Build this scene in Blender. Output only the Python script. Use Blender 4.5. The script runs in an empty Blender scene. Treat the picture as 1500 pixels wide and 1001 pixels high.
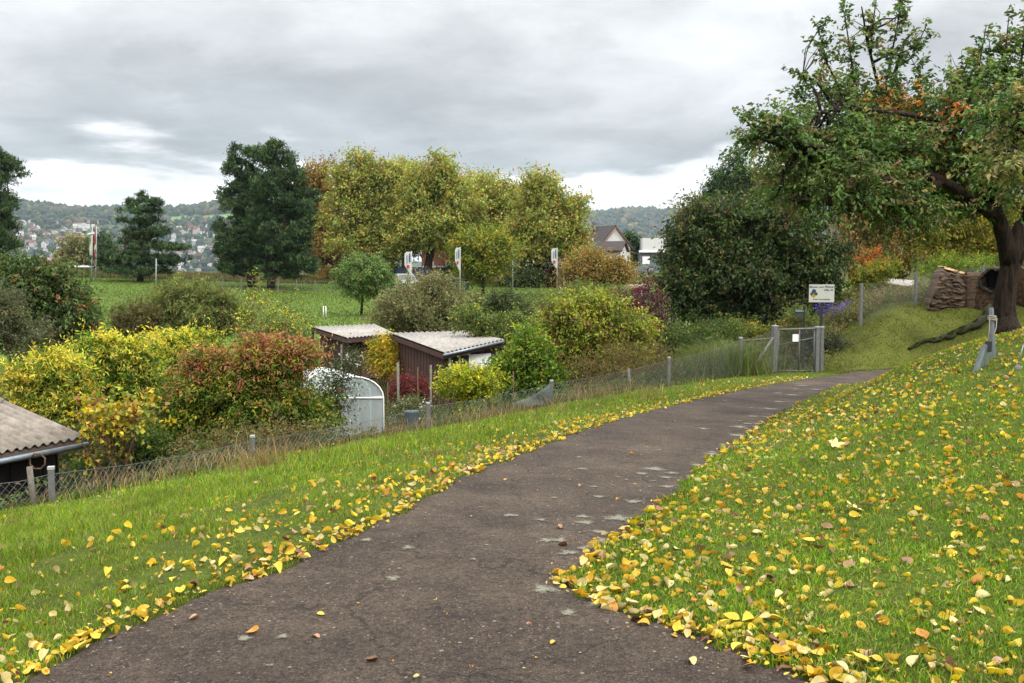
import bpy, math, random
import numpy as np
from mathutils import Vector, Matrix
random.seed(7)
RNG = np.random.default_rng(11)
scene = bpy.context.scene
COL = scene.collection
F = 1458.0
EYE = 1.6
PITCH = math.atan(105.5 / F)
CP, SP = math.cos(PITCH), math.sin(PITCH)

def lin(v):
    v /= 255.0
    return v / 12.92 if v <= .04045 else ((v + .055) / 1.055) ** 2.4
def S(r, g, b, k=.55):
    return (lin(r) * k, lin(g) * k, lin(b) * k)
def sstep(a, b, x):
    t = np.clip((np.asarray(x, float) - a) / (b - a), 0, 1)
    return t * t * (3 - 2 * t)
def ray(px, py):
    u = (px - 750) / F
    v = (500.5 - py) / F
    return np.array([u, CP + v * SP, -SP + v * CP])
def P(px, py, d):
    r = ray(px, py)
    r = r * (d / r[1])
    return np.array([r[0], r[1], EYE + r[2]])

# ------------------------------------------------------------------ terrain
PATHC = np.array([(-3.6, -6), (-2.4, -1), (-1.45, 2.2), (-.4, 5.6), (.42, 8), (1.45, 10.9), (2.6, 13.5), (4.05, 16.8),
                  (6.3, 21.4), (8.5, 25.3), (10.4, 27.3), (13.5, 28.2), (24, 28.6)])
PATHZ = np.array([.05, 0, 0, 0, -.12, -.29, -.45, -.65, -.92, -1.16, -1.24, -1.22, -1.0])
FENCE = np.array([(-16, 6.5), (-7.6, 9.2), (-4.9, 10.4), (-3.65, 14), (-1.5, 18), (.84, 21), (3.8, 24), (7.1, 27), (8.6, 27.4),
                  (10.4, 31), (12.6, 31.9), (30, 36)])
def poly_dist(x, y, pl, z=None):
    best = np.full(x.shape, 1e18); sgn = np.zeros(x.shape); zz = np.zeros(x.shape)
    for i in range(len(pl) - 1):
        ax, ay = pl[i]; bx, by = pl[i + 1]
        dx, dy = bx - ax, by - ay
        L2 = dx * dx + dy * dy
        t = ((x - ax) * dx + (y - ay) * dy) / L2
        tc = np.clip(t, 0, 1)
        ex, ey = x - (ax + tc * dx), y - (ay + tc * dy)
        d2 = ex * ex + ey * ey
        cr = dx * (y - ay) - dy * (x - ax)
        m = d2 < best
        best = np.where(m, d2, best); sgn = np.where(m, np.sign(cr), sgn)
        if z is not None:
            zz = np.where(m, z[i] + tc * (z[i + 1] - z[i]), zz)
    return np.sqrt(best), sgn, zz
def hsh(x, y):
    return (np.sin(x * 1.7 + y * .6) * np.sin(y * 1.3 - x * .4 + 1.1) + .5 * np.sin(x * 3.9 + 2) * np.sin(y * 3.3 + x) )
def H(x, y):
    x = np.atleast_1d(np.asarray(x, float)); y = np.atleast_1d(np.asarray(y, float))
    x, y = np.broadcast_arrays(x, y)
    d, s, zp = poly_dist(x, y, PATHC, PATHZ)
    e = np.maximum(0, d - .95)
    left = s > 0
    k = .10 + .80 * sstep(5, 15, y)
    er = e * e / (e + .8)
    hr = zp + 1.9 * (1 - np.exp(-k * er / 1.9))
    hl = zp - .155 * e * sstep(31, 18, y) * (1 - sstep(12, 40, e))
    bank = sstep(8.5, 9.8, x) * sstep(25.5, 27.5, y)
    hl = hl + bank * (.4 + .6 * sstep(9.5, 12.8, x)) * 2.0 * (1 - np.exp(-1.5 * e / 2.0))
    h = np.where(left, hl, hr)
    fd, fs, _ = poly_dist(x, y, FENCE)
    g = np.where(fs > 0, fd, 0)
    zg = -3.25 + 2.1 * sstep(1.5, 8, x) + 1.5 * sstep(9, 12.5, x)
    h = h + (zg - h) * sstep(.2, 4.2, g)
    h = h + .02 * hsh(x, y) * sstep(.2, 1.5, e) * sstep(300, 40, y)
    mead = -1.8 + (np.minimum(y, 125) - 50) * .034 + .7 * sstep(-15, -50, x)
    h = h + (mead - h) * sstep(41, 50, y)
    # valley and far hills
    a = x / np.maximum(y, 1.0)
    pxx = 750 + F * a
    edge = 128 + 160 * sstep(350, 800, pxx)
    h = h - 70 * sstep(edge, edge + 480, y)
    A1 = 1 - sstep(380, 720, pxx) + .25 * sstep(1000, 1300, pxx)
    ridge = 245 + 9 * np.sin(a * 23 + 1) + 5 * np.sin(a * 61)
    h = h + A1 * ridge * (sstep(1050, 3000, y) * .9 + .1 * sstep(1000, 1500, y))
    A2 = sstep(500, 960, pxx)
    h = h + A2 * (318 + 14 * np.sin(a * 30)) * sstep(1500, 4300, y)
    return h
def h1(x, y):
    return float(H(x, y)[0])
def hit(px, py, dmin=2.5, dmax=5000):
    r = ray(px, py); ds = np.geomspace(dmin, dmax, 1500) 
    pts = r[None, :] * (ds / r[1])[:, None]
    below = (pts[:, 2] + EYE) < H(pts[:, 0], pts[:, 1])
    i = int(np.argmax(below))
    if not below[i]:
        i = len(ds) - 1
    return np.array([pts[i, 0], pts[i, 1], h1(pts[i, 0], pts[i, 1])])

# ------------------------------------------------------------------ mesh helpers
MATS = {}
def new_mat(name):
    m = bpy.data.materials.new(name); m.use_nodes = True
    nt = m.node_tree; b = nt.nodes['Principled BSDF']
    MATS[name] = m
    return m, nt, b
def plain(name, col, rough=.7, var=.25, scale=6, metal=0, bump=0, spec=.3):
    m, nt, b = new_mat(name)
    tc = nt.nodes.new('ShaderNodeTexCoord'); n = nt.nodes.new('ShaderNodeTexNoise')
    n.inputs['Scale'].default_value = scale; n.inputs['Detail'].default_value = 6; n.inputs['Roughness'].default_value = .65
    nt.links.new(tc.outputs['Object'], n.inputs['Vector'])
    r = nt.nodes.new('ShaderNodeValToRGB')
    r.color_ramp.elements[0].position = .3; r.color_ramp.elements[1].position = .7
    r.color_ramp.elements[0].color = tuple(c * (1 - var) for c in col) + (1,)
    r.color_ramp.elements[1].color = tuple(min(1, c * (1 + var)) for c in col) + (1,)
    nt.links.new(n.outputs['Fac'], r.inputs['Fac']); nt.links.new(r.outputs['Color'], b.inputs['Base Color'])
    b.inputs['Roughness'].default_value = rough; b.inputs['Metallic'].default_value = metal
    b.inputs['Specular IOR Level'].default_value = spec
    if bump:
        bp = nt.nodes.new('ShaderNodeBump'); bp.inputs['Strength'].default_value = bump
        bp.inputs['Distance'].default_value = .02
        nt.links.new(n.outputs['Fac'], bp.inputs['Height']); nt.links.new(bp.outputs['Normal'], b.inputs['Normal'])
    return m
def attr_mat(name, rough=.55, trans=.3, spec=.25):
    m, nt, b = new_mat(name)
    a = nt.nodes.new('ShaderNodeAttribute'); a.attribute_name = 'Col'
    nt.links.new(a.outputs['Color'], b.inputs['Base Color'])
    b.inputs['Roughness'].default_value = rough; b.inputs['Specular IOR Level'].default_value = spec
    if trans:
        t = nt.nodes.new('ShaderNodeBsdfTranslucent'); mx = nt.nodes.new('ShaderNodeMixShader')
        g = nt.nodes.new('ShaderNodeHueSaturation'); g.inputs['Saturation'].default_value = 1.1; g.inputs['Value'].default_value = 1.5
        nt.links.new(a.outputs['Color'], g.inputs['Color']); nt.links.new(g.outputs['Color'], t.inputs['Color'])
        mx.inputs[0].default_value = trans
        nt.links.new(b.outputs[0], mx.inputs[1]); nt.links.new(t.outputs[0], mx.inputs[2])
        nt.links.new(mx.outputs[0], nt.nodes['Material Output'].inputs['Surface'])
    return m
M_LEAF = attr_mat('leaf_foliage', .5, .3, .3)
M_NEEDLE = attr_mat('needle_foliage', .65, .12, .15)
M_GRASS = attr_mat('grass_blades', .6, .35, .2)
M_FLAT = attr_mat('matte_attribute', .8, 0, .2)
M_BARK = plain('bark', S(70, 58, 48, .6), .9, .5, 14, bump=.6)
def bark_mat(name, c1, c2, sc=(9, 9, 1.6)):
    m, nt, b = new_mat(name); N = nt.nodes; Lk = nt.links
    tc = N.new('ShaderNodeTexCoord'); mp = N.new('ShaderNodeMapping'); mp.inputs['Scale'].default_value = sc; Lk.new(tc.outputs['Object'], mp.inputs[0])
    n = N.new('ShaderNodeTexNoise'); n.inputs['Scale'].default_value = 1.8; n.inputs['Detail'].default_value = 9; n.inputs['Roughness'].default_value = .7; n.inputs['Distortion'].default_value = .6; Lk.new(mp.outputs[0], n.inputs['Vector'])
    r = N.new('ShaderNodeValToRGB'); Lk.new(n.outputs[0], r.inputs[0]); r.color_ramp.elements[0].position = .38; r.color_ramp.elements[0].color = c1 + (1,); r.color_ramp.elements[1].position = .64; r.color_ramp.elements[1].color = c2 + (1,)
    Lk.new(r.outputs[0], b.inputs['Base Color']); b.inputs['Roughness'].default_value = .9; b.inputs['Specular IOR Level'].default_value = .15
    bp = N.new('ShaderNodeBump'); bp.inputs['Strength'].default_value = 1; bp.inputs['Distance'].default_value = .05; Lk.new(n.outputs[0], bp.inputs['Height']); Lk.new(bp.outputs[0], b.inputs['Normal'])
    return m
M_BARKC = bark_mat('cherry_bark', S(32, 26, 22, .45), S(96, 80, 66, .45))
M_TWIG = plain('twig', S(110, 85, 62, .6), .9, .4, 20)
M_WOOD_OLD = plain('weathered_wood', S(128, 120, 110, .6), .85, .35, 18, bump=.4)
M_CONC = plain('concrete', S(128, 128, 124, .55), .85, .25, 14, bump=.3)
M_STEEL = plain('galvanised_steel', S(150, 160, 168, .7), .45, .2, 10, metal=.6)
M_WIRE = plain('wire', S(120, 124, 122, .6), .5, .2, 20, metal=.3)
M_DARKMETAL = plain('dark_metal', (.02, .022, .022), .5, .3, 10)
M_WHITE = plain('white_paint', (.75, .75, .73), .5, .06, 3)
M_BROWNPL = plain('brown_boards', S(92, 66, 58, .62), .75, .3, 3, bump=.1)
M_GLASS = plain('window_glass', (.03, .035, .04), .1, .2, 2, spec=.6)

def tag(o, label=None, cat=None, group=None, kind=None):
    if label: o['label'] = label
    if cat: o['category'] = cat
    if group: o['group'] = group
    if kind: o['kind'] = kind
    return o
def link(name, me, parent=None, mats=()):
    for m in mats: me.materials.append(m)
    o = bpy.data.objects.new(name, me); COL.objects.link(o)
    if parent is not None:
        o.parent = parent
        o.matrix_parent_inverse = Matrix.Identity(4)
        # vertices are given in world space: shift to the parent's space
    return o
def wpos(o):
    v = Vector((0, 0, 0))
    while o is not None:
        v += o.location; o = o.parent
    return v
def empty(name, loc, label, cat, group=None):
    o = bpy.data.objects.new(name, None); COL.objects.link(o); o.location = Vector([float(c) for c in loc])
    o.empty_display_size = .3
    return tag(o, label, cat, group)
def np_mesh(name, V, Q, C=None, mat=None, parent=None, smooth=False, midx=None, mats=None):
    """V (N,3) world verts, Q (M,k) faces, C (N,3) vertex colours"""
    V = np.asarray(V, np.float32); Q = np.asarray(Q, np.int32)
    if parent is not None:
        V = V - np.array(wpos(parent), np.float32)
    me = bpy.data.meshes.new(name)
    me.vertices.add(len(V)); me.vertices.foreach_set('co', V.ravel())
    M, k = Q.shape
    me.loops.add(M * k); me.loops.foreach_set('vertex_index', Q.ravel())
    me.polygons.add(M); me.polygons.foreach_set('loop_start', np.arange(M, dtype=np.int32) * k)
    if midx is not None: me.polygons.foreach_set('material_index', np.asarray(midx, np.int32))
    me.polygons.foreach_set('use_smooth', np.full(M, smooth))
    me.update(calc_edges=True)
    if C is not None:
        ca = me.color_attributes.new('Col', 'FLOAT_COLOR', 'POINT')
        cc = np.ones((len(V), 4), np.float32); cc[:, :3] = C
        ca.data.foreach_set('color', cc.ravel())
    return link(name, me, parent, mats if mats else ([mat] if mat else []))

class MB:
    """collects polygons in world space, builds ONE mesh object"""
    def __init__(s): s.v = []; s.f = []; s.m = []; s.sm = []
    def poly(s, pts, faces, mi=0, smooth=False):
        o = len(s.v); s.v += [tuple(map(float, p)) for p in pts]
        for f in faces: s.f.append(tuple(o + i for i in f)); s.m.append(mi); s.sm.append(smooth)
        return s
    def box(s, c, size, rz=0, mi=0, tilt=None):
        x, y, z = [k / 2 for k in size]
        pts = [Vector((a * x, b * y, q * z)) for q in (-1, 1) for a, b in ((-1, -1), (1, -1), (1, 1), (-1, 1))]
        R = Matrix.Rotation(rz, 3, 'Z')
        if tilt: R = R @ Matrix.Rotation(tilt[0], 3, 'X') @ Matrix.Rotation(tilt[1], 3, 'Y')
        c = Vector([float(k) for k in c])
        return s.poly([c + R @ p for p in pts], [(3, 2, 1, 0), (4, 5, 6, 7), (0, 1, 5, 4), (1, 2, 6, 5), (2, 3, 7, 6), (3, 0, 4, 7)], mi)
    def tube(s, pts, rad, n=8, mi=0, cap=True, smooth=True):
        pts = [Vector([float(c) for c in p]) for p in pts]
        if not hasattr(rad, '__len__'): rad = [rad] * len(pts)
        ring = []
        up = Vector((0, 0, 1)); prev = None
        for i, p in enumerate(pts):
            t = (pts[min(i + 1, len(pts) - 1)] - pts[max(i - 1, 0)]).normalized()
            if prev is None:
                a = t.cross(Vector((1, 0, 0)) if abs(t.z) > .9 else up).normalized()
            else:
                a = (prev - t * prev.dot(t)).normalized()
            prev = a; b = t.cross(a)
            ring += [p + (a * math.cos(2 * math.pi * k / n) + b * math.sin(2 * math.pi * k / n)) * rad[i] for k in range(n)]
        fs = [(i * n + k, i * n + (k + 1) % n, (i + 1) * n + (k + 1) % n, (i + 1) * n + k) for i in range(len(pts) - 1) for k in range(n)]
        if cap: fs += [tuple(range(n))[::-1], tuple((len(pts) - 1) * n + k for k in range(n))]
        return s.poly(ring, fs, mi, smooth)
    def build(s, name, mats, parent=None):
        if not isinstance(mats, (list, tuple)): mats = [mats]
        w = wpos(parent) if parent is not None else Vector((0, 0, 0))
        me = bpy.data.meshes.new(name)
        me.from_pydata([(a - w.x, b - w.y, c - w.z) for a, b, c in s.v], [], s.f)
        me.polygons.foreach_set('material_index', s.m); me.polygons.foreach_set('use_smooth', s.sm)
        me.update()
        return link(name, me, parent, mats)

def leaf_quads(cen, axis, L, Wd, col, nrm=None, fold=.25):
    """kite-shaped folded leaves; returns V,Q,C"""
    n = len(cen)
    axis = axis / (np.linalg.norm(axis, axis=1, keepdims=True) + 1e-9)
    if nrm is None: nrm = RNG.normal(size=(n, 3)) * .7 + np.array([0, 0, 1.0])
    side = np.cross(axis, nrm); side /= (np.linalg.norm(side, axis=1, keepdims=True) + 1e-9)
    nn = np.cross(side, axis)
    L = np.broadcast_to(np.asarray(L, float), (n,))[:, None]; Wd = np.broadcast_to(np.asarray(Wd, float), (n,))[:, None]
    b = cen - axis * L * .5; t = cen + axis * L * .5 - nn * L * .12
    m = cen - axis * L * .05 + nn * Wd * fold
    V = np.stack([b, m + side * Wd * .5, t, m - side * Wd * .5], 1).reshape(-1, 3)
    Q = np.arange(n * 4).reshape(n, 4)
    return V, Q, np.repeat(col, 4, 0)

def pal_cols(n, pal, jit=.18):
    w = np.array([p[1] for p in pal], float); w /= w.sum()
    idx = RNG.choice(len(pal), n, p=w)
    return np.array([p[0] for p in pal])[idx]
def jitter(c, j=.2):
    n = len(c)
    return np.clip(c * (1 + RNG.normal(0, j, (n, 1))) * (1 + RNG.normal(0, j * .35, (n, 3))), .002, 1)

def ellip_points(blobs, n, shell=.45):
    """blobs rows (cx,cy,cz,rx,ry,rz); sample n points biased outward; weight by surface"""
    b = np.array(blobs, float)
    w = (b[:, 3] * b[:, 4] * b[:, 5]) ** (2 / 3.); w /= w.sum()
    i = RNG.choice(len(b), n, p=w)
    u = RNG.normal(size=(n, 3)); u /= np.linalg.norm(u, axis=1, keepdims=True)
    r = RNG.random(n) ** (1 / 3. * (1 - shell))
    return b[i, :3] + u * b[i, 3:6] * r[:, None], u, i
def lobes(blobs, k=9, fr=.42, out=.72, seed=None):
    res = []
    for b in blobs:
        kk = b[6] if len(b) > 6 else k
        for j in range(int(kk)):
            u = RNG.normal(size=3); u /= np.linalg.norm(u)
            f = fr * RNG.uniform(.5, 1.4)
            o = out * RNG.uniform(.7, 1.3)
            res.append((b[0] + u[0] * b[3] * o, b[1] + u[1] * b[4] * o, b[2] + u[2] * b[5] * o, b[3] * f, b[4] * f, b[5] * f))
        res.append((b[0], b[1], b[2], b[3] * .6, b[4] * .6, b[5] * .6))
    return res
def B(px, py, rx, ry, d, rd=None):
    c = P(px, py, d); k = d / F
    return (c[0], c[1], c[2], rx * k, (rd if rd else max(rx, ry) * k * .9), ry * k)

def noise3(c, sc, seed):
    r = np.random.default_rng(seed); T = r.random((32, 32, 32)); q = c / sc; i = np.floor(q).astype(int); f = q - i; f = f * f * (3 - 2 * f); o = 0
    for dx in (0, 1):
        for dy in (0, 1):
            for dz in (0, 1):
                w = (f[:, 0] if dx else 1 - f[:, 0]) * (f[:, 1] if dy else 1 - f[:, 1]) * (f[:, 2] if dz else 1 - f[:, 2])
                o = o + w * T[(i[:, 0] + dx) % 32, (i[:, 1] + dy) % 32, (i[:, 2] + dz) % 32]
    return o
def crown_arrays(blobs, pal, ncl, per, leaf, spread, aspect=.5, lobed=True, lk=9, lf=.42, droop=.3, upward=0, shell=.45, colfn=None, flat=1.0, horiz=0, jit=.2, twig=None, rise=.25, gap=.34):
    bl = lobes(blobs, lk, lf) if lobed else blobs
    cc, u, _ = ellip_points(bl, int(ncl * 1.7), shell)
    size = np.mean(np.array(blobs)[:, 3:6])
    keep = noise3(cc, size * .36, 5) + RNG.normal(0, .05, len(cc)) > gap
    cc, u = cc[keep][:ncl], u[keep][:ncl]; ncl = len(cc)
    ccol = pal_cols(ncl, pal)
    tone = noise3(cc, size * .5, 6)[:, None]
    ccol = ccol * (.78 + .44 * tone)
    if colfn is not None: ccol = colfn(cc, ccol, u)
    ccol = jitter(ccol, .12)
    n = ncl * per
    tl = (twig if twig is not None else spread * 3.2) * RNG.uniform(.4, 1.5, ncl)
    td = u * np.array([1, 1, .6]) + RNG.normal(0, .55, (ncl, 3)); td[:, 2] += rise; td /= np.linalg.norm(td, axis=1, keepdims=True)
    t = RNG.random(n); T = np.repeat(td, per, 0); LT = np.repeat(tl, per)
    off = RNG.normal(size=(n, 3)) * spread * .42 * np.array([1, 1, flat])
    cen = np.repeat(cc, per, 0) + off + T * (t * LT)[:, None]; cen[:, 2] -= t * t * LT * .15
    ax = RNG.normal(size=(n, 3)) * .7 + T * .7
    ax[:, 2] = ax[:, 2] * (1 - horiz) - droop + upward
    sz = leaf * RNG.uniform(.65, 1.25, n)
    return leaf_quads(cen, ax, sz, sz * aspect, jitter(np.repeat(ccol, per, 0), jit)), cc

def limb(mb, a, b, r0, r1, n=6, seg=4, wob=.08, sides=6, sag=0):
    a = np.array(a, float); b = np.array(b, float); L = np.linalg.norm(b - a)
    pts = []; rs = []
    for i in range(seg + 1):
        t = i / seg
        p = a + (b - a) * t
        if 0 < i < seg: p = p + RNG.normal(size=3) * L * wob * .5
        p[2] += sag * L * math.sin(math.pi * t)
        pts.append(p); rs.append(r0 + (r1 - r0) * t)
    mb.tube(pts, rs, sides)
    return pts

def tree(name, label, cat, base, blobs, pal, ncl, per, leaf, spread, trunk_r=.2, group=None, split=.35, mat=None, barkmat=None,
         nb=10, stems=1, part='crown', tname='trunk', lean=0, **kw):
    bz = h1(base[0], base[1]) if len(base) < 3 else base[2]
    bb = np.array([b[:6] for b in blobs])
    cen = (bb[:, :3] * bb[:, 3:4]).sum(0) / bb[:, 3].sum()
    root = empty(name, (base[0], base[1], bz), label, cat, group)
    (V, Q, C), cc = crown_arrays(blobs, pal, ncl, per, leaf, spread, **kw)
    keep = np.repeat(V.reshape(-1, 4, 3)[:, :, 2].min(1) > bz - .05, 4)
    np_mesh(part, V, Q, C, mat or M_LEAF, root)
    mb = MB()
    top = bb[:, 2] + bb[:, 5]
    for s in range(stems):
        b0 = np.array([base[0] + (RNG.normal() * trunk_r * 3 if stems > 1 else 0), base[1] + (RNG.normal() * trunk_r * 3 if stems > 1 else 0), bz - .15])
        tgt = np.array([cen[0], cen[1], bz + (top.max() - bz) * .8])
        if stems > 1: tgt = cc[RNG.integers(len(cc))]
        pts = limb(mb, b0, tgt, trunk_r, trunk_r * .25, seg=6, wob=.05 if stems > 1 else .022, sides=8)
        for j in range(nb // stems):
            t = RNG.uniform(split, .95); k = int(t * (len(pts) - 1))
            a = pts[k] + (pts[min(k + 1, len(pts) - 1)] - pts[k]) * (t * (len(pts) - 1) - k)
            c = cc[RNG.integers(len(cc))]
            r = trunk_r * .5 * (1 - t * .6)
            pp = limb(mb, a, c, r, r * .2, seg=4, wob=.12, sides=5)
            for q in range(3):
                dd = cc[np.argsort(((cc - pp[2]) ** 2).sum(1))[RNG.integers(1, max(2, len(cc) // 12))]]
                limb(mb, pp[RNG.integers(1, 4)], dd, r * .4, r * .1, seg=3, wob=.12, sides=4)
    mb.build(tname, barkmat or M_BARK, root)
    return root

# ------------------------------------------------------------------ camera, world, light
cam = bpy.data.cameras.new('camera'); co = bpy.data.objects.new('camera', cam); COL.objects.link(co)
cam.sensor_width = 36; cam.lens = 35; cam.clip_start = .05; cam.clip_end = 20000
co.location = (0, 0, EYE); co.rotation_euler = (math.pi / 2 - PITCH, 0, 0)
scene.camera = co
scene.view_settings.view_transform = 'Standard'; scene.view_settings.look = 'None'
scene.view_settings.exposure = .75; scene.view_settings.gamma = 1
SUN_EL, SUN_AZ = math.radians(48), math.radians(150)   # azimuth measured clockwise from +Y
world = bpy.data.worlds.new('World'); scene.world = world; world.use_nodes = True
def build_world():
    nt = world.node_tree; N = nt.nodes; Lk = nt.links
    bg = N['Background']
    sky = N.new('ShaderNodeTexSky'); sky.sky_type = 'NISHITA'; sky.sun_disc = False
    sky.sun_elevation = SUN_EL; sky.sun_rotation = SUN_AZ; sky.altitude = 450
    def math_(op, a=None, b=None, c=None):
        n = N.new('ShaderNodeMath'); n.operation = op
        for i, v in enumerate((a, b, c)):
            if v is None: continue
            if isinstance(v, (int, float)): n.inputs[i].default_value = v
            else: Lk.new(v, n.inputs[i])
        return n.outputs[0]
    tc = N.new('ShaderNodeTexCoord'); sep = N.new('ShaderNodeSeparateXYZ'); Lk.new(tc.outputs['Generated'], sep.inputs[0])
    X, Y, Z = sep.outputs
    zc = math_('MAXIMUM', Z, 0.0)
    den = math_('ADD', zc, .20)
    u = math_('DIVIDE', X, den); v = math_('DIVIDE', Y, den)
    comb = N.new('ShaderNodeCombineXYZ'); Lk.new(u, comb.inputs[0]); Lk.new(v, comb.inputs[1])
    def noise(scale, det, rough, off, dist=0.0):
        mp = N.new('ShaderNodeMapping'); mp.inputs['Location'].default_value = off; Lk.new(comb.outputs[0], mp.inputs[0])
        n = N.new('ShaderNodeTexNoise'); n.inputs['Scale'].default_value = scale; n.inputs['Detail'].default_value = det
        n.inputs['Roughness'].default_value = rough; n.inputs['Distortion'].default_value = dist
        Lk.new(mp.outputs[0], n.inputs['Vector']); return n.outputs['Fac']
    n1 = noise(1.0, 8, .52, (3.1, 1.4, 0), .3)
    n2 = noise(2.6, 10, .58, (7.7, 2.2, 3), .3)
    n3 = noise(1.7, 10, .6, (1.7, 5.2, 8), .5)
    # elevation with a wavy offset decides which cloud deck is seen
    el = math_('ADD', math_('DIVIDE', zc, math_('MAXIMUM', math_('ABSOLUTE', Y), .35)), math_('MULTIPLY', math_('SUBTRACT', n1, .5), .28))
    r = N.new('ShaderNodeValToRGB'); cr = r.color_ramp; Lk.new(el, r.inputs[0])
    pts = [(0.0, .66), (.08, .70), (.115, .66), (.127, .36), (.148, .34), (.185, .44), (.225, .53), (.28, .60), (.5, .8), (1, 1.15)]
    while len(cr.elements) < len(pts): cr.elements.new(.5)
    for e, (p, val) in zip(cr.elements, pts):
        e.position = p; e.color = (val * (.985 if val > .4 else .965), val * 1.0, val * (1.01 if val > .4 else 1.025), 1)
    cr.interpolation = 'CARDINAL'
    # billows: broad light and dark masses with ragged rims
    r2 = N.new('ShaderNodeValToRGB'); c2 = r2.color_ramp; Lk.new(n3, r2.inputs[0])
    q2 = [(.28, .86), (.42, .92), (.5, 1.07), (.56, .98), (.68, 1.18)]
    while len(c2.elements) < len(q2): c2.elements.new(.5)
    for e, (p, val) in zip(c2.elements, q2): e.position = p; e.color = (val, val, val, 1)
    c2.interpolation = 'CARDINAL'
    mod = N.new('ShaderNodeMapRange'); Lk.new(n2, mod.inputs[0]); mod.inputs[1].default_value = .3; mod.inputs[2].default_value = .7
    mod.inputs[3].default_value = .80; mod.inputs[4].default_value = 1.2
    mm = math_('MULTIPLY', mod.outputs[0], r2.outputs[0])
    mul = N.new('ShaderNodeVectorMath'); mul.operation = 'SCALE'; Lk.new(r.outputs[0], mul.inputs[0]); Lk.new(mm, mul.inputs['Scale'])
    # boost overhead (overcast sky is brightest at the zenith, above the frame)
    zb = N.new('ShaderNodeMapRange'); Lk.new(zc, zb.inputs[0]); zb.inputs[1].default_value = .30; zb.inputs[2].default_value = .75
    zb.inputs[3].default_value = 1; zb.inputs[4].default_value = 2.3
    mul2 = N.new('ShaderNodeVectorMath'); mul2.operation = 'SCALE'; Lk.new(mul.outputs[0], mul2.inputs[0]); Lk.new(zb.outputs[0], mul2.inputs['Scale'])
    sk = N.new('ShaderNodeVectorMath'); sk.operation = 'SCALE'; Lk.new(sky.outputs[0], sk.inputs[0]); sk.inputs['Scale'].default_value = .1
    mx = N.new('ShaderNodeMix'); mx.data_type = 'RGBA'
    mx.inputs['Factor'].default_value = .94
    Lk.new(sk.outputs[0], mx.inputs['A']); Lk.new(mul2.outputs[0], mx.inputs['B'])
    Lk.new(mx.outputs['Result'], bg.inputs['Color']); bg.inputs['Strength'].default_value = 1.0
    world.cycles.sampling_method = 'MANUAL'; world.cycles.sample_map_resolution = 512
build_world()
sl = bpy.data.lights.new('sun', 'SUN'); so = bpy.data.objects.new('sun', sl); COL.objects.link(so)
sl.energy = 1.5; sl.angle = math.radians(14); sl.color = (1, .96, .9)
sd = Vector((math.sin(SUN_AZ) * math.cos(SUN_EL), math.cos(SUN_AZ) * math.cos(SUN_EL), math.sin(SUN_EL)))
so.rotation_euler = (-sd).to_track_quat('-Z', 'Y').to_euler()
scene.cycles.max_bounces = 6; scene.cycles.diffuse_bounces = 3; scene.cycles.glossy_bounces = 2
scene.cycles.transmission_bounces = 5; scene.cycles.transparent_max_bounces = 12; scene.cycles.volume_bounces = 0
scene.cycles.use_denoising = True

# ------------------------------------------------------------------ path edges (world), taken on the real terrain
LE_PX = [(38, 1001), (225, 907), (330, 868), (440, 825), (560, 770), (680, 702), (760, 668), (850, 635), (920, 612), (1000, 592), (1070, 576), (1140, 563), (1200, 554)]
RE_PX = [(820, 857), (860, 822), (900, 790), (945, 752), (990, 720), (1020, 690), (1050, 665), (1100, 632), (1140, 607), (1180, 586), (1225, 566)]
LEW = [hit(*p)[:2] for p in LE_PX]
REW = [hit(*p)[:2] for p in RE_PX]
print('LE', [tuple(np.round(p, 2)) for p in LEW]); print('RE', [tuple(np.round(p, 2)) for p in REW])
FORK_PX = [(900, 893), (1000, 928), (1100, 966), (1190, 1001)]
FKW = [hit(*p)[:2] for p in FORK_PX]
fk = [tuple(p) for p in FKW[::-1]]
dv = np.array(FKW[-1]) - np.array(FKW[0]); dv /= np.linalg.norm(dv)
far_fk = tuple(np.array(FKW[-1]) + dv * 6)
l0 = np.array(LEW[0]); ld = l0 - np.array(LEW[2]); ld /= np.linalg.norm(ld)
PATHPOLY = [tuple(l0 + ld * 9), tuple(l0 + ld * 4)] + [tuple(p) for p in LEW] + [(9.6, 27.55), (11, 28.2), (14, 29.0), (24, 29.4), (24, 27.7), (14, 27.3), (11.6, 26.75), (10.1, 25.6)] + \
    [tuple(p) for p in REW[::-1]] + [tuple(p) for p in FKW] + [far_fk, (far_fk[0] + 1, -4.0), tuple(l0 + ld * 9 + np.array([1.5, -2]))]
PP = np.array(PATHPOLY)
def in_poly(x, y, pl=PP):
    ins = np.zeros(x.shape, bool); n = len(pl)
    for i in range(n):
        x1, y1 = pl[i]; x2, y2 = pl[(i + 1) % n]
        c = ((y1 > y) != (y2 > y)) & (x < (x2 - x1) * (y - y1) / (y2 - y1 + 1e-12) + x1)
        ins ^= c
    return ins
def edge_dist(x, y):
    """positive outside the asphalt, negative inside"""
    pl = np.vstack([PP, PP[:1]])
    d, _, _ = poly_dist(x, y, pl)
    wob = .03 * np.sin(x * 9 + y * 5) + .02 * np.sin(x * 23 - y * 17) + .012 * np.sin(x * 51 + y * 43)
    return np.where(in_poly(x, y), -d, d) + wob

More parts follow.
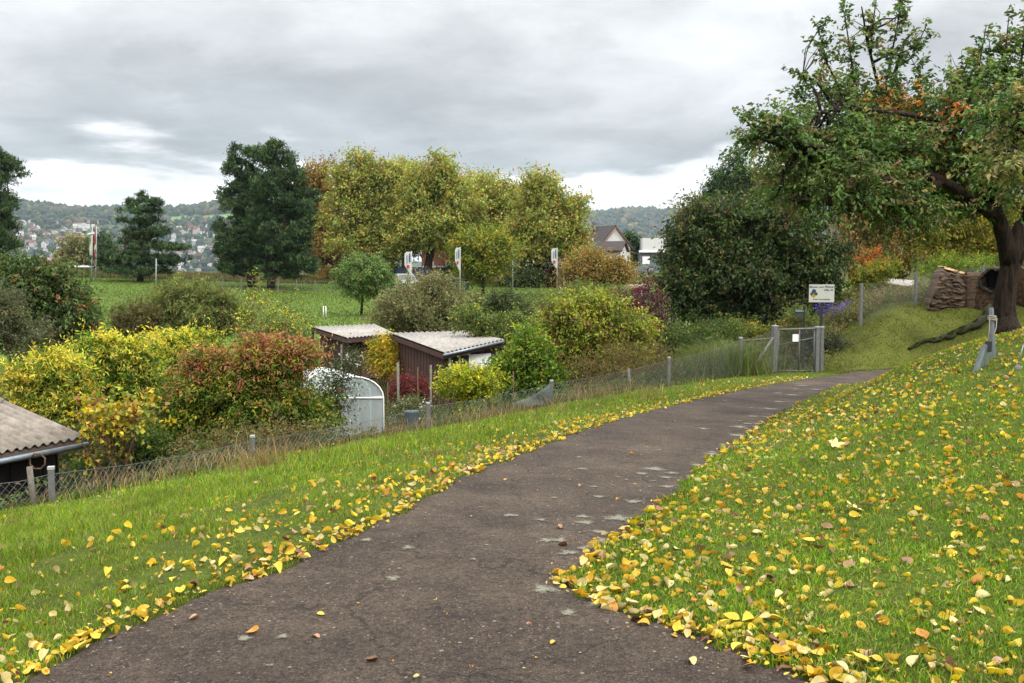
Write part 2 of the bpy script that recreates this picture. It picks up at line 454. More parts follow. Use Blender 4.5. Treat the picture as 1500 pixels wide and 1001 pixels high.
# ------------------------------------------------------------------ ground
def axis_vals(lo, a, b, hi, step, g):
    core = list(np.arange(a, b, step)); out = []; s = step; v = core[-1]
    while v < hi: s *= g; v += s; out.append(v)
    ini = []; s = step; v = a
    while v > lo: s *= g; v -= s; ini.append(v)
    return np.array(ini[::-1] + core + out)
def vnoise(x, y, sc, seed):
    """cheap value noise"""
    r = np.random.default_rng(seed); T = r.random((64, 64))
    xs, ys = x / sc, y / sc
    xi, yi = np.floor(xs).astype(int), np.floor(ys).astype(int); fx, fy = xs - xi, ys - yi
    fx = fx * fx * (3 - 2 * fx); fy = fy * fy * (3 - 2 * fy)
    g = lambda a, b: T[a % 64, b % 64]
    return (g(xi, yi) * (1 - fx) + g(xi + 1, yi) * fx) * (1 - fy) + (g(xi, yi + 1) * (1 - fx) + g(xi + 1, yi + 1) * fx) * fy
C_LAWN = np.array(S(92, 112, 34)); C_LAWN2 = np.array(S(106, 104, 46)); C_SOIL = np.array(S(66, 60, 34)); C_MOSS = np.array(S(98, 104, 42))
C_MEAD = np.array(S(108, 130, 56)); C_FOR = np.array(S(60, 78, 50))
def zone_color(x, y):
    fd, fs, _ = poly_dist(x, y, FENCE)
    n1 = vnoise(x, y, .8, 1)[..., None]; n2 = vnoise(x, y, .15, 2)[..., None]; n3 = vnoise(x, y, 9, 3)[..., None]
    c = C_LAWN * (1 - n1 * .5) + C_LAWN2 * n1 * .5
    c = c * (.55 + .5 * n2)
    def mixc(c, d, t): t = t[..., None]; return c * (1 - t) + d * t
    bank = sstep(8.7, 9.4, x) * sstep(26.5, 28.2, y) * (fs < 0)
    c = mixc(c, C_MOSS * (.6 + .6 * n1), bank)
    c = mixc(c, C_SOIL * (.7 + .6 * n1), sstep(.0, .8, np.where(fs > 0, fd, 0)) * (y < 60))
    mead = C_MEAD * (.75 + .3 * n1 + .25 * n3)
    c = mixc(c, mead, sstep(42, 47, y))
    c = mixc(c, np.array(S(92, 92, 50)) + 0 * mead, sstep(108, 116, y))
    nf = vnoise(x, y, 160, 5)[..., None]
    far = np.where(nf > .55, C_FOR * 1.1, np.array(S(84, 96, 62)))
    c = mixc(c, far, sstep(140, 300, y))
    return c
def build_ground():
    xs = axis_vals(-4600, -9, 14, 4600, .09, 1.045); ys = axis_vals(-250, 1.5, 30, 5000, .09, 1.035)
    X, Y = np.meshgrid(xs, ys)
    Z = H(X, Y)
    ed = edge_dist(X, Y)
    near = (np.abs(X) < 40) & (Y < 60)
    Z = Z - np.where(near, .05 * sstep(.02, -.12, ed), 0)
    Z = Z + np.where(near, .025 * vnoise(X, Y, .22, 9) * sstep(.0, .2, ed), 0)
    C = zone_color(X, Y)
    dirt = sstep(.12, 0, ed) * near
    C = C * (1 - dirt[..., None] * .7) + np.array(S(60, 48, 30)) * dirt[..., None] * .7
    # bright fields on the far slope
    fld = (np.abs(750 + F * X / np.maximum(Y, 1) - 295) < 60) & (np.abs(Z - 118) < 14) & (Y > 1500)
    C[fld] = S(120, 160, 80, .5)
    ny, nx = X.shape
    V = np.stack([X, Y, Z], -1).reshape(-1, 3)
    i = np.arange((ny - 1) * nx).reshape(ny - 1, nx)[:, :-1].ravel()
    Q = np.stack([i, i + 1, i + nx + 1, i + nx], 1)
    m, nt, b = new_mat('ground_soil_and_turf')
    a = nt.nodes.new('ShaderNodeAttribute'); a.attribute_name = 'Col'
    tc = nt.nodes.new('ShaderNodeTexCoord'); n = nt.nodes.new('ShaderNodeTexNoise'); n.inputs['Scale'].default_value = 14
    n.inputs['Detail'].default_value = 9; n.inputs['Roughness'].default_value = .75; nt.links.new(tc.outputs['Object'], n.inputs['Vector'])
    mr = nt.nodes.new('ShaderNodeMapRange'); mr.inputs[1].default_value = .3; mr.inputs[2].default_value = .7; mr.inputs[3].default_value = .6; mr.inputs[4].default_value = 1.35
    nt.links.new(n.outputs[0], mr.inputs[0])
    vm = nt.nodes.new('ShaderNodeVectorMath'); vm.operation = 'SCALE'; nt.links.new(a.outputs['Color'], vm.inputs[0]); nt.links.new(mr.outputs[0], vm.inputs['Scale'])
    nt.links.new(vm.outputs[0], b.inputs['Base Color']); b.inputs['Roughness'].default_value = .9; b.inputs['Specular IOR Level'].default_value = .1
    bp = nt.nodes.new('ShaderNodeBump'); bp.inputs['Strength'].default_value = .7; bp.inputs['Distance'].default_value = .03
    nt.links.new(n.outputs[0], bp.inputs['Height']); nt.links.new(bp.outputs[0], b.inputs['Normal'])
    g = np_mesh('ground', V, Q, C.reshape(-1, 3), m, None, True)
    tag(g, kind='structure')
    # asphalt path: own sheet on the terrain
    xs = np.arange(-9, 12.5, .05); ys = np.arange(-2, 30, .05)
    X, Y = np.meshgrid(xs, ys); ed = edge_dist(X, Y)
    ny, nx = X.shape
    ok = ed < .05
    Z = H(X, Y) + .004 - .03 * sstep(-.01, .05, ed) + .008 * vnoise(X, Y, .5, 12) + .004 * vnoise(X, Y, .12, 14)
    V = np.stack([X, Y, Z], -1).reshape(-1, 3)
    i = np.arange((ny - 1) * nx).reshape(ny - 1, nx)[:, :-1]
    Q = np.stack([i, i + 1, i + nx + 1, i + nx], -1).reshape(-1, 4)
    okf = ok.ravel()[Q].all(1); Q = Q[okf]
    u, inv = np.unique(Q.ravel(), return_inverse=True); V = V[u]; Q = inv.reshape(-1, 4)
    m, nt, b = new_mat('old_asphalt'); N = nt.nodes; Lk = nt.links
    tc = N.new('ShaderNodeTexCoord')
    def noise(sc, det, ro):
        n = N.new('ShaderNodeTexNoise'); n.inputs['Scale'].default_value = sc; n.inputs['Detail'].default_value = det; n.inputs['Roughness'].default_value = ro
        Lk.new(tc.outputs['Object'], n.inputs['Vector']); return n
    nb = noise(1.3, 10, .8); nfine = noise(34, 8, .9)
    r = N.new('ShaderNodeValToRGB'); Lk.new(nb.outputs[0], r.inputs[0])
    r.color_ramp.elements[0].position = .32; r.color_ramp.elements[0].color = S(72, 58, 47, .27) + (1,)
    r.color_ramp.elements[1].position = .68; r.color_ramp.elements[1].color = S(136, 116, 97, .34) + (1,)
    mrf = N.new('ShaderNodeMapRange'); Lk.new(nfine.outputs[0], mrf.inputs[0]); mrf.inputs[1].default_value = .36; mrf.inputs[2].default_value = .66; mrf.inputs[3].default_value = .12; mrf.inputs[4].default_value = 2.3
    sc = N.new('ShaderNodeVectorMath'); sc.operation = 'SCALE'; Lk.new(r.outputs[0], sc.inputs[0]); Lk.new(mrf.outputs[0], sc.inputs['Scale'])
    prev = sc.outputs[0]; v = None
    # exposed aggregate: stones of several sizes, pale ones rarer
    for scale, thr, rad, colr, fac in ((130, .6, .5, S(146, 130, 112, .40), .7), (80, .78, .42, S(164, 148, 130, .42), .75), (42, .95, .33, S(196, 186, 172, .45), .8), (110, .70, .5, S(36, 30, 28, .5), .8)):
        mp = N.new('ShaderNodeMapping'); mp.inputs['Location'].default_value = (scale * .13, scale * .7, 0); Lk.new(tc.outputs['Object'], mp.inputs[0])
        v = N.new('ShaderNodeTexVoronoi'); v.inputs['Scale'].default_value = scale; Lk.new(mp.outputs[0], v.inputs['Vector'])
        sepc = N.new('ShaderNodeSeparateColor'); Lk.new(v.outputs['Color'], sepc.inputs[0])
        th = N.new('ShaderNodeMath'); th.operation = 'GREATER_THAN'; th.inputs[1].default_value = thr; Lk.new(sepc.outputs[0], th.inputs[0])
        rr = N.new('ShaderNodeMath'); rr.operation = 'MULTIPLY'; rr.inputs[1].default_value = rad * 1.3; Lk.new(sepc.outputs[1], rr.inputs[0])
        dm = N.new('ShaderNodeMath'); dm.operation = 'LESS_THAN'; Lk.new(v.outputs['Distance'], dm.inputs[0]); Lk.new(rr.outputs[0], dm.inputs[1])
        mm = N.new('ShaderNodeMath'); mm.operation = 'MULTIPLY'; Lk.new(th.outputs[0], mm.inputs[0]); Lk.new(dm.outputs[0], mm.inputs[1])
        mm2 = N.new('ShaderNodeMath'); mm2.operation = 'MULTIPLY'; Lk.new(mm.outputs[0], mm2.inputs[0]); mm2.inputs[1].default_value = fac
        mx = N.new('ShaderNodeMix'); mx.data_type = 'RGBA'; Lk.new(mm2.outputs[0], mx.inputs['Factor']); Lk.new(prev, mx.inputs['A'])
        mx.inputs['B'].default_value = colr + (1,); prev = mx.outputs['Result']
    # hairline cracks and damp, darker patches
    nz = noise(3.0, 5, .6); dst = N.new('ShaderNodeVectorMath'); dst.operation = 'SCALE'; Lk.new(nz.outputs['Color'], dst.inputs[0]); dst.inputs['Scale'].default_value = .5
    add = N.new('ShaderNodeVectorMath'); add.operation = 'ADD'; Lk.new(tc.outputs['Object'], add.inputs[0]); Lk.new(dst.outputs[0], add.inputs[1])
    vc = N.new('ShaderNodeTexVoronoi'); vc.feature = 'DISTANCE_TO_EDGE'; vc.inputs['Scale'].default_value = .75; Lk.new(add.outputs[0], vc.inputs['Vector'])
    ck = N.new('ShaderNodeMapRange'); Lk.new(vc.outputs['Distance'], ck.inputs[0]); ck.inputs[1].default_value = .002; ck.inputs[2].default_value = .010; ck.inputs[3].default_value = .45; ck.inputs[4].default_value = 1
    dp = noise(.55, 6, .7); dm_ = N.new('ShaderNodeMapRange'); Lk.new(dp.outputs[0], dm_.inputs[0]); dm_.inputs[1].default_value = .4; dm_.inputs[2].default_value = .62; dm_.inputs[3].default_value = .72; dm_.inputs[4].default_value = 1.12
    mk = N.new('ShaderNodeMath'); mk.operation = 'MULTIPLY'; Lk.new(ck.outputs[0], mk.inputs[0]); Lk.new(dm_.outputs[0], mk.inputs[1])
    fs_ = N.new('ShaderNodeVectorMath'); fs_.operation = 'SCALE'; Lk.new(prev, fs_.inputs[0]); Lk.new(mk.outputs[0], fs_.inputs['Scale']); prev = fs_.outputs[0]
    Lk.new(prev, b.inputs['Base Color']); b.inputs['Roughness'].default_value = .85; b.inputs['Specular IOR Level'].default_value = .25
    bp = N.new('ShaderNodeBump'); bp.inputs['Strength'].default_value = 1; bp.inputs['Distance'].default_value = .008
    ad = N.new('ShaderNodeMath'); ad.operation = 'ADD'; Lk.new(nfine.outputs[0], ad.inputs[0]); Lk.new(v.outputs['Distance'], ad.inputs[1])
    Lk.new(ad.outputs[0], bp.inputs['Height']); Lk.new(bp.outputs[0], b.inputs['Normal'])
    tag(np_mesh('path', V, Q, None, m, None, True), kind='structure')
    # pale lichen blotches on the asphalt
    pts = [(958, 690, 17), (985, 696, 11), (975, 702, 9), (977, 716, 11), (928, 738, 13), (905, 762, 24), (880, 796, 15), (832, 814, 12), (797, 868, 18), (876, 888, 16), (1022, 684, 13), (1042, 668, 12),
           (1080, 640, 16), (1082, 627, 13), (1103, 612, 12), (1128, 600, 12), (1086, 655, 9), (1141, 590, 13), (1160, 580, 14), (1165, 571, 10), (1175, 566, 14), (538, 795, 8), (576, 851, 11), (358, 940, 12), (415, 938, 10), (848, 672, 6), (853, 690, 10), (597, 807, 9),
           (1195, 572, 14), (1062, 588, 7), (1048, 577, 9), (1030, 630, 9), (975, 745, 10), (945, 770, 12), (1010, 700, 8), (1120, 570, 6), (1140, 577, 11), (832, 905, 14)]
    for _ in range(46):
        t = RNG.random(); q = RNG.uniform(0, 1) ** 1.6
        rx_, ry_ = 820 + 430 * t ** .8, 850 - 290 * t ** .62
        pts.append((rx_ - 8 - q * (150 * (1 - t) + 40), ry_ + RNG.uniform(-4, 8), RNG.uniform(3, 12) * (1.2 - .6 * t)))
    V = []; Q = []; C = []
    for px, py, r in pts:
        c = hit(px, py); rr = r / F * c[1] * RNG.uniform(1.0, 1.35); n = 22
        c = c + np.array([0, 0, 0])
        a0 = RNG.uniform(0, 6)
        base = len(V)
        xx = [c[0]]; yy = [c[1]]
        for k in range(n):
            a = 2 * math.pi * k / n; q = rr * (1 + .16 * math.sin(3 * a + a0) + .12 * math.sin(5 * a + 2 * a0) + RNG.normal() * .1)
            xx.append(c[0] + q * math.cos(a)); yy.append(c[1] + q * math.sin(a) * 1.15)
        xx = np.array(xx); yy = np.array(yy); e = edge_dist(xx, yy)
        zz = H(xx, yy) + .004 + .008 * vnoise(xx, yy, .5, 12) + .004 * vnoise(xx, yy, .12, 14) + .0045
        V += list(np.stack([xx, yy, zz], 1)); C += [np.array([1., 1, 1])] + [np.array([0., 0, 0])] * n
        Q += [(base, base + 1 + k, base + 1 + (k + 1) % n) for k in range(n)]
    m, nt, b = new_mat('lichen'); N = nt.nodes; Lk = nt.links
    a = N.new('ShaderNodeAttribute'); a.attribute_name = 'Col'; tc = N.new('ShaderNodeTexCoord')
    n = N.new('ShaderNodeTexNoise'); n.inputs['Scale'].default_value = 38; n.inputs['Detail'].default_value = 8; n.inputs['Roughness'].default_value = .8; Lk.new(tc.outputs['Object'], n.inputs['Vector'])
    r = N.new('ShaderNodeValToRGB'); Lk.new(n.outputs[0], r.inputs[0]); r.color_ramp.elements[0].position = .44; r.color_ramp.elements[1].position = .54
    sm = N.new('ShaderNodeMath'); sm.operation = 'MULTIPLY_ADD'; Lk.new(n.outputs[0], sm.inputs[0]); sm.inputs[1].default_value = 2.6; sm.inputs[2].default_value = -1.25
    s2 = N.new('ShaderNodeMath'); s2.operation = 'ADD'; Lk.new(sm.outputs[0], s2.inputs[0]); Lk.new(a.outputs['Fac'], s2.inputs[1])
    r.color_ramp.elements[0].position = .15; r.color_ramp.elements[1].position = .75; Lk.new(s2.outputs[0], r.inputs[0])
    b.inputs['Base Color'].default_value = S(164, 160, 138, .36) + (1,); b.inputs['Roughness'].default_value = .95
    tr = N.new('ShaderNodeBsdfTransparent'); ms = N.new('ShaderNodeMixShader'); Lk.new(r.outputs[0], ms.inputs[0]); Lk.new(tr.outputs[0], ms.inputs[1]); Lk.new(b.outputs[0], ms.inputs[2])
    Lk.new(ms.outputs[0], N['Material Output'].inputs['Surface'])
    tag(np_mesh('lichen_patches', V, np.array(Q), np.array(C), m), 'pale grey lichen blotches on the dark asphalt path', 'lichen', kind='stuff')
build_ground()

# ------------------------------------------------------------------ grass
def view_samples(n, dmin, dmax, power=1.0, pxlo=-160, pxhi=1660):
    d = (RNG.random(n) * (dmax ** power - dmin ** power) + dmin ** power) ** (1 / power)
    px = RNG.uniform(pxlo, pxhi, n)
    return (px - 750) / F * d, d
def blades(name, x, y, hgt, wid, pal, lean, label, cat, mat=M_GRASS, z=None, colmul=None, jit=.3, **_):
    n = len(x); z = H(x, y) if z is None else z
    a = RNG.uniform(0, 2 * np.pi, n); w = wid * RNG.uniform(.6, 1.3, n) * .5; h = hgt * RNG.uniform(.45, 1.25, n)
    la = RNG.uniform(0, 2 * np.pi, n); l = lean * RNG.uniform(.2, 1.2, n) * h
    sx, sy = np.cos(a) * w, np.sin(a) * w; lx, ly = np.cos(la) * l, np.sin(la) * l
    p = np.stack([x, y, z - .01], 1)
    v0 = p + np.stack([-sx, -sy, 0 * x], 1); v1 = p + np.stack([sx, sy, 0 * x], 1)
    m = np.stack([lx * .35, ly * .35, h * .6], 1)
    v2 = p + m + np.stack([sx, sy, 0 * x], 1) * .75; v3 = p + m - np.stack([sx, sy, 0 * x], 1) * .75
    v4 = p + np.stack([lx, ly, h * (1 - .25 * lean)], 1)
    V = np.stack([v0, v1, v2, v3, v4], 1).reshape(-1, 3)
    b = np.arange(n)[:, None] * 5

    T = np.concatenate([b + np.array([[0, 1, 2]]), b + np.array([[0, 2, 3]]), b + np.array([[3, 2, 4]])], 0)
    c = jitter(pal_cols(n, pal), jit)
    if colmul is not None: c = c * colmul
    o = np_mesh(name, V, T, np.repeat(c, 5, 0), mat)
    return tag(o, label, cat, kind='stuff')
PAL_GRASS = [(S(120, 162, 38), 5), (S(150, 186, 56), 3), (S(96, 118, 32), 3), (S(170, 184, 80), 1.4), (S(190, 176, 104), .8)]
PAL_GRASSL = [(S(126, 162, 40), 5), (S(158, 184, 58), 3), (S(102, 124, 38), 2), (S(158, 168, 76), 1.6), (S(190, 172, 112), 1.1)]
def side_of(x, y):
    _, s, _ = poly_dist(x, y, PATHC); return s
def fence_side(x, y):
    d, s, _ = poly_dist(x, y, FENCE); return d * s
def build_grass():
    # right lawn: short
    for (n, d0, d1, hg, wd) in ((340000, 3.0, 9.5, .058, .005), (270000, 9, 30, .06, .009)):
        x, y = view_samples(n, d0, d1, 1.1, 300, 2050)
        k = (edge_dist(x, y) > .015) & (side_of(x, y) < 0) & (vnoise(x, y, .25, 21) + RNG.random(len(x)) * .9 > .45)
        x, y = x[k], y[k]
        cm = (.62 + .45 * vnoise(x, y, .9, 33) + .3 * vnoise(x, y, .12, 34))[:, None] * np.ones(3)
        fade = sstep(.0, 2.2, 17 - (y + .35 * x))  # paler, drier turf up by the tree
        blades('lawn_grass', x, y, hg, wd, PAL_GRASS, .7, 'short green lawn grass right of the path', 'grass', colmul=cm)
    for (n, d0, d1, hg, wd) in ((250000, 3.0, 10, .08, .0042), (200000, 9.5, 29, .10, .008)):
        x, y = view_samples(n, d0, d1, 1.1, -200, 1260)
        fs = fence_side(x, y)
        k = (edge_dist(x, y) > .02) & (side_of(x, y) > 0) & (fs < .5) & (fs > -40) & (vnoise(x, y, .3, 22) + RNG.random(len(x)) * .9 > .42)
        x, y = x[k], y[k]
        e = edge_dist(x, y); tall = np.clip(.5 + e * .3, .45, 1.3) * (.5 + 1.0 * vnoise(x, y, .4, 44)) * (.45 + .55 * sstep(0, 1.6, -fs[k]))
        cm = (.62 + .45 * vnoise(x, y, .8, 35) + .3 * vnoise(x, y, .15, 36))[:, None] * np.ones(3)
        blades('verge_grass', x, y, hg * tall, wd, PAL_GRASSL, .6, 'longer green grass on the verge left of the path', 'grass', colmul=cm)
    # mossy bank behind the path bend
    x = RNG.uniform(8.3, 19, 150000); y = RNG.uniform(26.5, 33.5, 150000)
    k = (edge_dist(x, y) > 0) & (side_of(x, y) > 0) & (fence_side(x, y) < 1.2)
    x, y = x[k], y[k]
    blades('bank_moss', x, y, .06, .013, [(S(102, 112, 40), 4), (S(130, 132, 54), 2), (S(78, 88, 34), 3), (S(156, 146, 80), .9)], .9, 'dull olive moss and grass on the bank beyond the path bend', 'moss')
    # meadow tufts
    x, y = view_samples(90000, 47, 112, 1.0, 60, 1000)
    blades('meadow_grass', x, y, .16, .05, [(S(110, 136, 56), 4), (S(126, 148, 64), 2), (S(98, 122, 50), 2)], .8, 'bright green grass of the meadow beyond the gardens', 'grass', colmul=(.8 + .4 * vnoise(x, y, 5, 3))[:, None] * np.ones(3), jit=.1)
    x, y = view_samples(40000, 104, 118, 1.0, 60, 1000)
    blades('rough_grass', x, y, .5, .06, [(S(110, 104, 60), 3), (S(140, 116, 76), 2), (S(88, 98, 50), 3)], .8, 'brown rough grass along the far edge of the meadow', 'grass')
build_grass()

def fence_line_pts(n, off_lo, off_hi, t_lo=0.0, t_hi=1.0):
    seg = FENCE[1:9]; L = np.linalg.norm(np.diff(seg, axis=0), axis=1); cum = np.concatenate([[0], np.cumsum(L)])
    t = RNG.uniform(t_lo, t_hi, n) * cum[-1]; i = np.clip(np.searchsorted(cum, t) - 1, 0, len(L) - 1)
    f = ((t - cum[i]) / L[i])[:, None]; p = seg[i] * (1 - f) + seg[i + 1] * f
    d = (seg[i + 1] - seg[i]) / L[i][:, None]; nrm = np.stack([-d[:, 1], d[:, 0]], 1)
    off = RNG.uniform(off_lo, off_hi, n)[:, None]
    return (p + nrm * off)
def dry_grass():
    xs = []; hs = []
    for (px, d, n, sp, hg) in ((378, 12.2, 300, .18, .30), (300, 13.2, 160, .4, .3), (420, 14.5, 200, .5, .22), (500, 15.8, 160, .6, .17), (345, 13.9, 110, .4, .5), (690, 18.5, 300, .9, .3), (745, 19.4, 300, .6, .38), (900, 22.3, 220, .9, .35), (860, 21.8, 200, .5, .5), (560, 17, 200, .8, .4), (165, 11.6, 60, .4, .4), (230, 12.2, 90, .5, .35)):
        x = (px - 750) / F * d
        cx = x + RNG.normal(0, sp, n); cy = d + RNG.normal(0, sp * .7, n)
        f = fence_side(cx, cy); k = f < 1.2
        xs.append(np.stack([cx[k], cy[k]], 1)); hs.append(np.full(k.sum(), hg))
    p = fence_line_pts(2600, -.5, .9); p = p[vnoise(p[:, 0], p[:, 1], .9, 77) > .55]; xs.append(p); hs.append(np.full(len(p), .26))
    for _ in range(26):   # straw tufts scattered over the verge
        cx, cy = view_samples(1, 6, 20, 1.0, -50, 1000)
        m_ = RNG.integers(25, 70); qx = cx + RNG.normal(0, .13, m_); qy = cy + RNG.normal(0, .10, m_)
        k = (side_of(qx, qy) > 0) & (edge_dist(qx, qy) > .9) & (fence_side(qx, qy) < 0); xs.append(np.stack([qx[k], qy[k]], 1)); hs.append(np.full(k.sum(), RNG.uniform(.14, .26)))
    p = np.vstack(xs); h = np.concatenate(hs)
    blades('dry_grass', p[:, 0], p[:, 1], h, .007, [(S(176, 150, 100), 4), (S(196, 172, 124), 3), (S(140, 112, 70), 3), (S(120, 130, 60), 1)], .75, 'dry beige grass stalks along the wire fence', 'dry grass')
    p = fence_line_pts(9000, -.3, 2.2)
    blades('fence_weeds', p[:, 0], p[:, 1], .15, .02, [(S(78, 96, 40), 4), (S(96, 92, 50), 2), (S(110, 130, 44), 2), (S(120, 96, 60), 1)], .8, 'rough weeds growing through the foot of the wire fence', 'weeds')
dry_grass()

# ------------------------------------------------------------------ fallen leaves
LEAF_COLS = [('golden yellow', S(224, 180, 52), 5), ('pale cream', S(224, 204, 138), 3), ('bright yellow', S(236, 206, 70), 5), ('orange', S(210, 148, 60), 1.1),
             ('pinkish tan', S(190, 148, 116), 1.0), ('dark brown', S(120, 80, 56), .6)]
LMATS = []
for nm, c, w in LEAF_COLS:
    LMATS.append(plain('fallen_leaf_' + nm.replace(' ', '_'), tuple(k * 1.15 for k in c), .5, .2, 30, spec=.35))
M_LITTER = attr_mat('leaf_litter', .5, .25, .35)
def leaf_shape(k):
    r = np.random.default_rng(100 + k)
    n = 12; a = np.linspace(0, 2 * np.pi, n, endpoint=False)
    asp = r.uniform(.48, .74)
    x = np.cos(a) * (1 + .0 * a); y = np.sin(a) * asp * (1 - .25 * np.cos(a))
    x = x + .12 * (np.cos(a) > .95) * 1.6
    pts = np.stack([x, y], 1) * .5
    x = np.sign(x) * np.abs(x) ** .85; y = y * (1 - .35 * np.maximum(x, 0) ** 2)
    x = x * (1 + r.normal(0, .05, n)); y = y * (1 + r.normal(0, .07, n))
    c1, c2, tw = r.uniform(-1.0, 1.3), r.uniform(.0, 1.5), r.uniform(-1.2, 1.2)
    V = [(0, 0, 0)] + [(p[0], p[1], c1 * p[0] ** 2 + c2 * abs(p[1]) + tw * p[0] * p[1]) for p in pts * .5] + \
        [(p[0], p[1], c1 * p[0] ** 2 + c2 * abs(p[1]) + tw * p[0] * p[1]) for p in pts]
    T = [(0, 1 + i, 1 + (i + 1) % n) for i in range(n)]
    Qd = []
    for i in range(n):
        j = (i + 1) % n
        Qd += [(1 + i, 1 + n + i, 1 + n + j), (1 + i, 1 + n + j, 1 + j)]
    return np.array(V, float), np.array(T + Qd)
LSH = [leaf_shape(k) for k in range(10)]
def place_leaves():
    pts = []
    def add(x, y, ok, tilt, dz, where):
        x, y = x[ok], y[ok]
        for a, b in zip(x, y): pts.append((a, b, tilt, dz, where))
    # right lawn
    x, y = view_samples(40000, 3.2, 27, 1.05, 500, 2020); e = edge_dist(x, y)
    dens = (.26 + .65 * vnoise(x, y, 1.1, 51) ** 1.4 + .4 * vnoise(x, y, .3, 52)) * np.where(y > 14, .7, 1)
    add(x, y, (e > 0) & (side_of(x, y) < 0) & (RNG.random(len(x)) < dens), .5, .016, 'lawn')
    # dense rim along both edges of the asphalt
    x, y = view_samples(150000, 3.2, 27, 1.2, -100, 1640); e = edge_dist(x, y); s = side_of(x, y)
    add(x, y, (s > 0) & (e > -.03) & (RNG.random(len(x)) < .95 * np.exp(-np.abs(e - .06) / .09) * .6 * sstep(26, 20, y)), .35, .02, 'rim_left')
    add(x, y, (s < 0) & (e > -.05) & (y < 6.2) & (RNG.random(len(x)) < .9 * np.exp(-np.abs(e - .04) / .09)), .35, .02, 'rim_right')
    add(x, y, (s < 0) & (e > -.05) & (y > 6) & (RNG.random(len(x)) < .10 * np.exp(-np.abs(e - .05) / .10)), .35, .02, 'rim_right')
    # left verge, fewer towards the fence
    x, y = view_samples(20000, 3.2, 25, 1.05, -150, 1200); e = edge_dist(x, y); s = side_of(x, y)
    add(x, y, (s > 0) & (e > 0) & (RNG.random(len(x)) < np.exp(-e / 1.1) * .95 * (.3 + vnoise(x, y, .8, 57)) + .05) & (fence_side(x, y) < 0), .6, .035, 'verge')
    # single leaves lying on the asphalt
    for px, py in ((810, 948), (525, 890), (372, 932), (462, 938), (718, 938), (545, 975), (690, 982), (888, 892), (912, 943), (900, 928), (610, 1000 - 2), (575, 975), (812, 825 + 5), (825, 803), (1012, 975), (1065, 955), (820, 778), (850, 714), (930, 712), (740, 705),
                   (312, 917), (258, 925), (340, 908), (655, 905), (285, 912), (768, 985), (162, 992), (1100, 972), (1150, 985), (775, 920), (638, 882), (560, 862), (470, 905), (870, 770), (925, 668), (1005, 640), (985, 620), (1050, 600), (850, 640), (905, 735), (690, 760)):
        w = hit(px, py); pts.append((w[0], w[1], .12, .008, 'path'))
    A = np.array([(p[0], p[1], p[2], p[3]) for p in pts]); where = [p[4] for p in pts]
    n = len(A); print('leaves', n)
    z = H(A[:, 0], A[:, 1])
    size = .018 + .052 * RNG.random(n) ** 1.9; size[[i for i in range(n) if where[i] == 'path']] *= .85
    tex = vnoise(A[:, 0], A[:, 1], .5, 61)
    w = np.array([c[2] for c in LEAF_COLS]); w = w / w.sum()
    ci = RNG.choice(len(LEAF_COLS), n, p=w)
    for i in range(n):
        if where[i] == 'path': ci[i] = RNG.choice([0, 1, 3, 4, 4, 5])
    sh = RNG.integers(0, len(LSH), n)
    rz = RNG.uniform(0, 2 * np.pi, n); tx = RNG.normal(0, 1, n) * A[:, 2]; ty = RNG.normal(0, 1, n) * A[:, 2]
    dist = np.hypot(A[:, 0], A[:, 1])
    pxs = 750 + F * A[:, 0] / A[:, 1]
    pys = 395 + F * (EYE - z) / A[:, 1]
    vis = (pxs > 5) & (pxs < 1495) & (pys < 1010)
    onp = np.array([q == 'path' for q in where])
    order = np.argsort(np.where(vis, dist / size * .06, 1e6) - onp * 4.0)
    solo = set(order[:300].tolist())
    where_txt = {'lawn': 'lying in the short lawn grass right of the path', 'rim_left': 'in the dense rim along the left path edge', 'rim_right': 'in the dense rim along the lawn corner',
                 'verge': 'lying in the longer grass left of the path', 'path': 'lying alone on the dark asphalt'}
    meshes = {}
    V = []; T = []; C = []; off = 0
    for i in range(n):
        E = Matrix.Rotation(rz[i], 3, 'Z') @ Matrix.Rotation(tx[i], 3, 'X') @ Matrix.Rotation(ty[i], 3, 'Y')
        zz = z[i] + A[i, 3] * RNG.uniform(.4, 1.1) + .004
        if i in solo:
            k = (int(sh[i]), int(ci[i]))
            if k not in meshes:
                me = bpy.data.meshes.new('fallen_leaf'); v, t = LSH[k[0]]
                me.from_pydata([tuple(q) for q in v], [], [tuple(int(c) for c in q) for q in t]); me.materials.append(LMATS[k[1]]); me.polygons.foreach_set('use_smooth', [True] * len(t)); meshes[k] = me
            o = bpy.data.objects.new('fallen_leaf', meshes[k]); COL.objects.link(o)
            o.location = (A[i, 0], A[i, 1], zz); o.rotation_euler = E.to_euler(); o.scale = (size[i],) * 3
            nm = LEAF_COLS[ci[i]][0]
            tag(o, f'{nm} fallen leaf {where_txt[where[i]]}', 'fallen leaf', f'{nm} leaves {where_txt[where[i]]}')
        else:
            v, t = LSH[sh[i]]; m = np.array(E)
            V.append(v * size[i] @ m.T + np.array([A[i, 0], A[i, 1], zz])); T.append(t + off); off += len(v)
            c = np.array(LEAF_COLS[ci[i]][1]) * RNG.uniform(.75, 1.3) * 1.1
            C.append(np.repeat(c[None], len(v), 0) * RNG.uniform(.9, 1.1, (len(v), 1)))
    tag(np_mesh('leaf_litter', np.vstack(V), np.vstack(T), np.vstack(C), M_LITTER, None, True), 'carpet of yellow autumn leaves scattered over the grass', 'fallen leaves', kind='stuff')
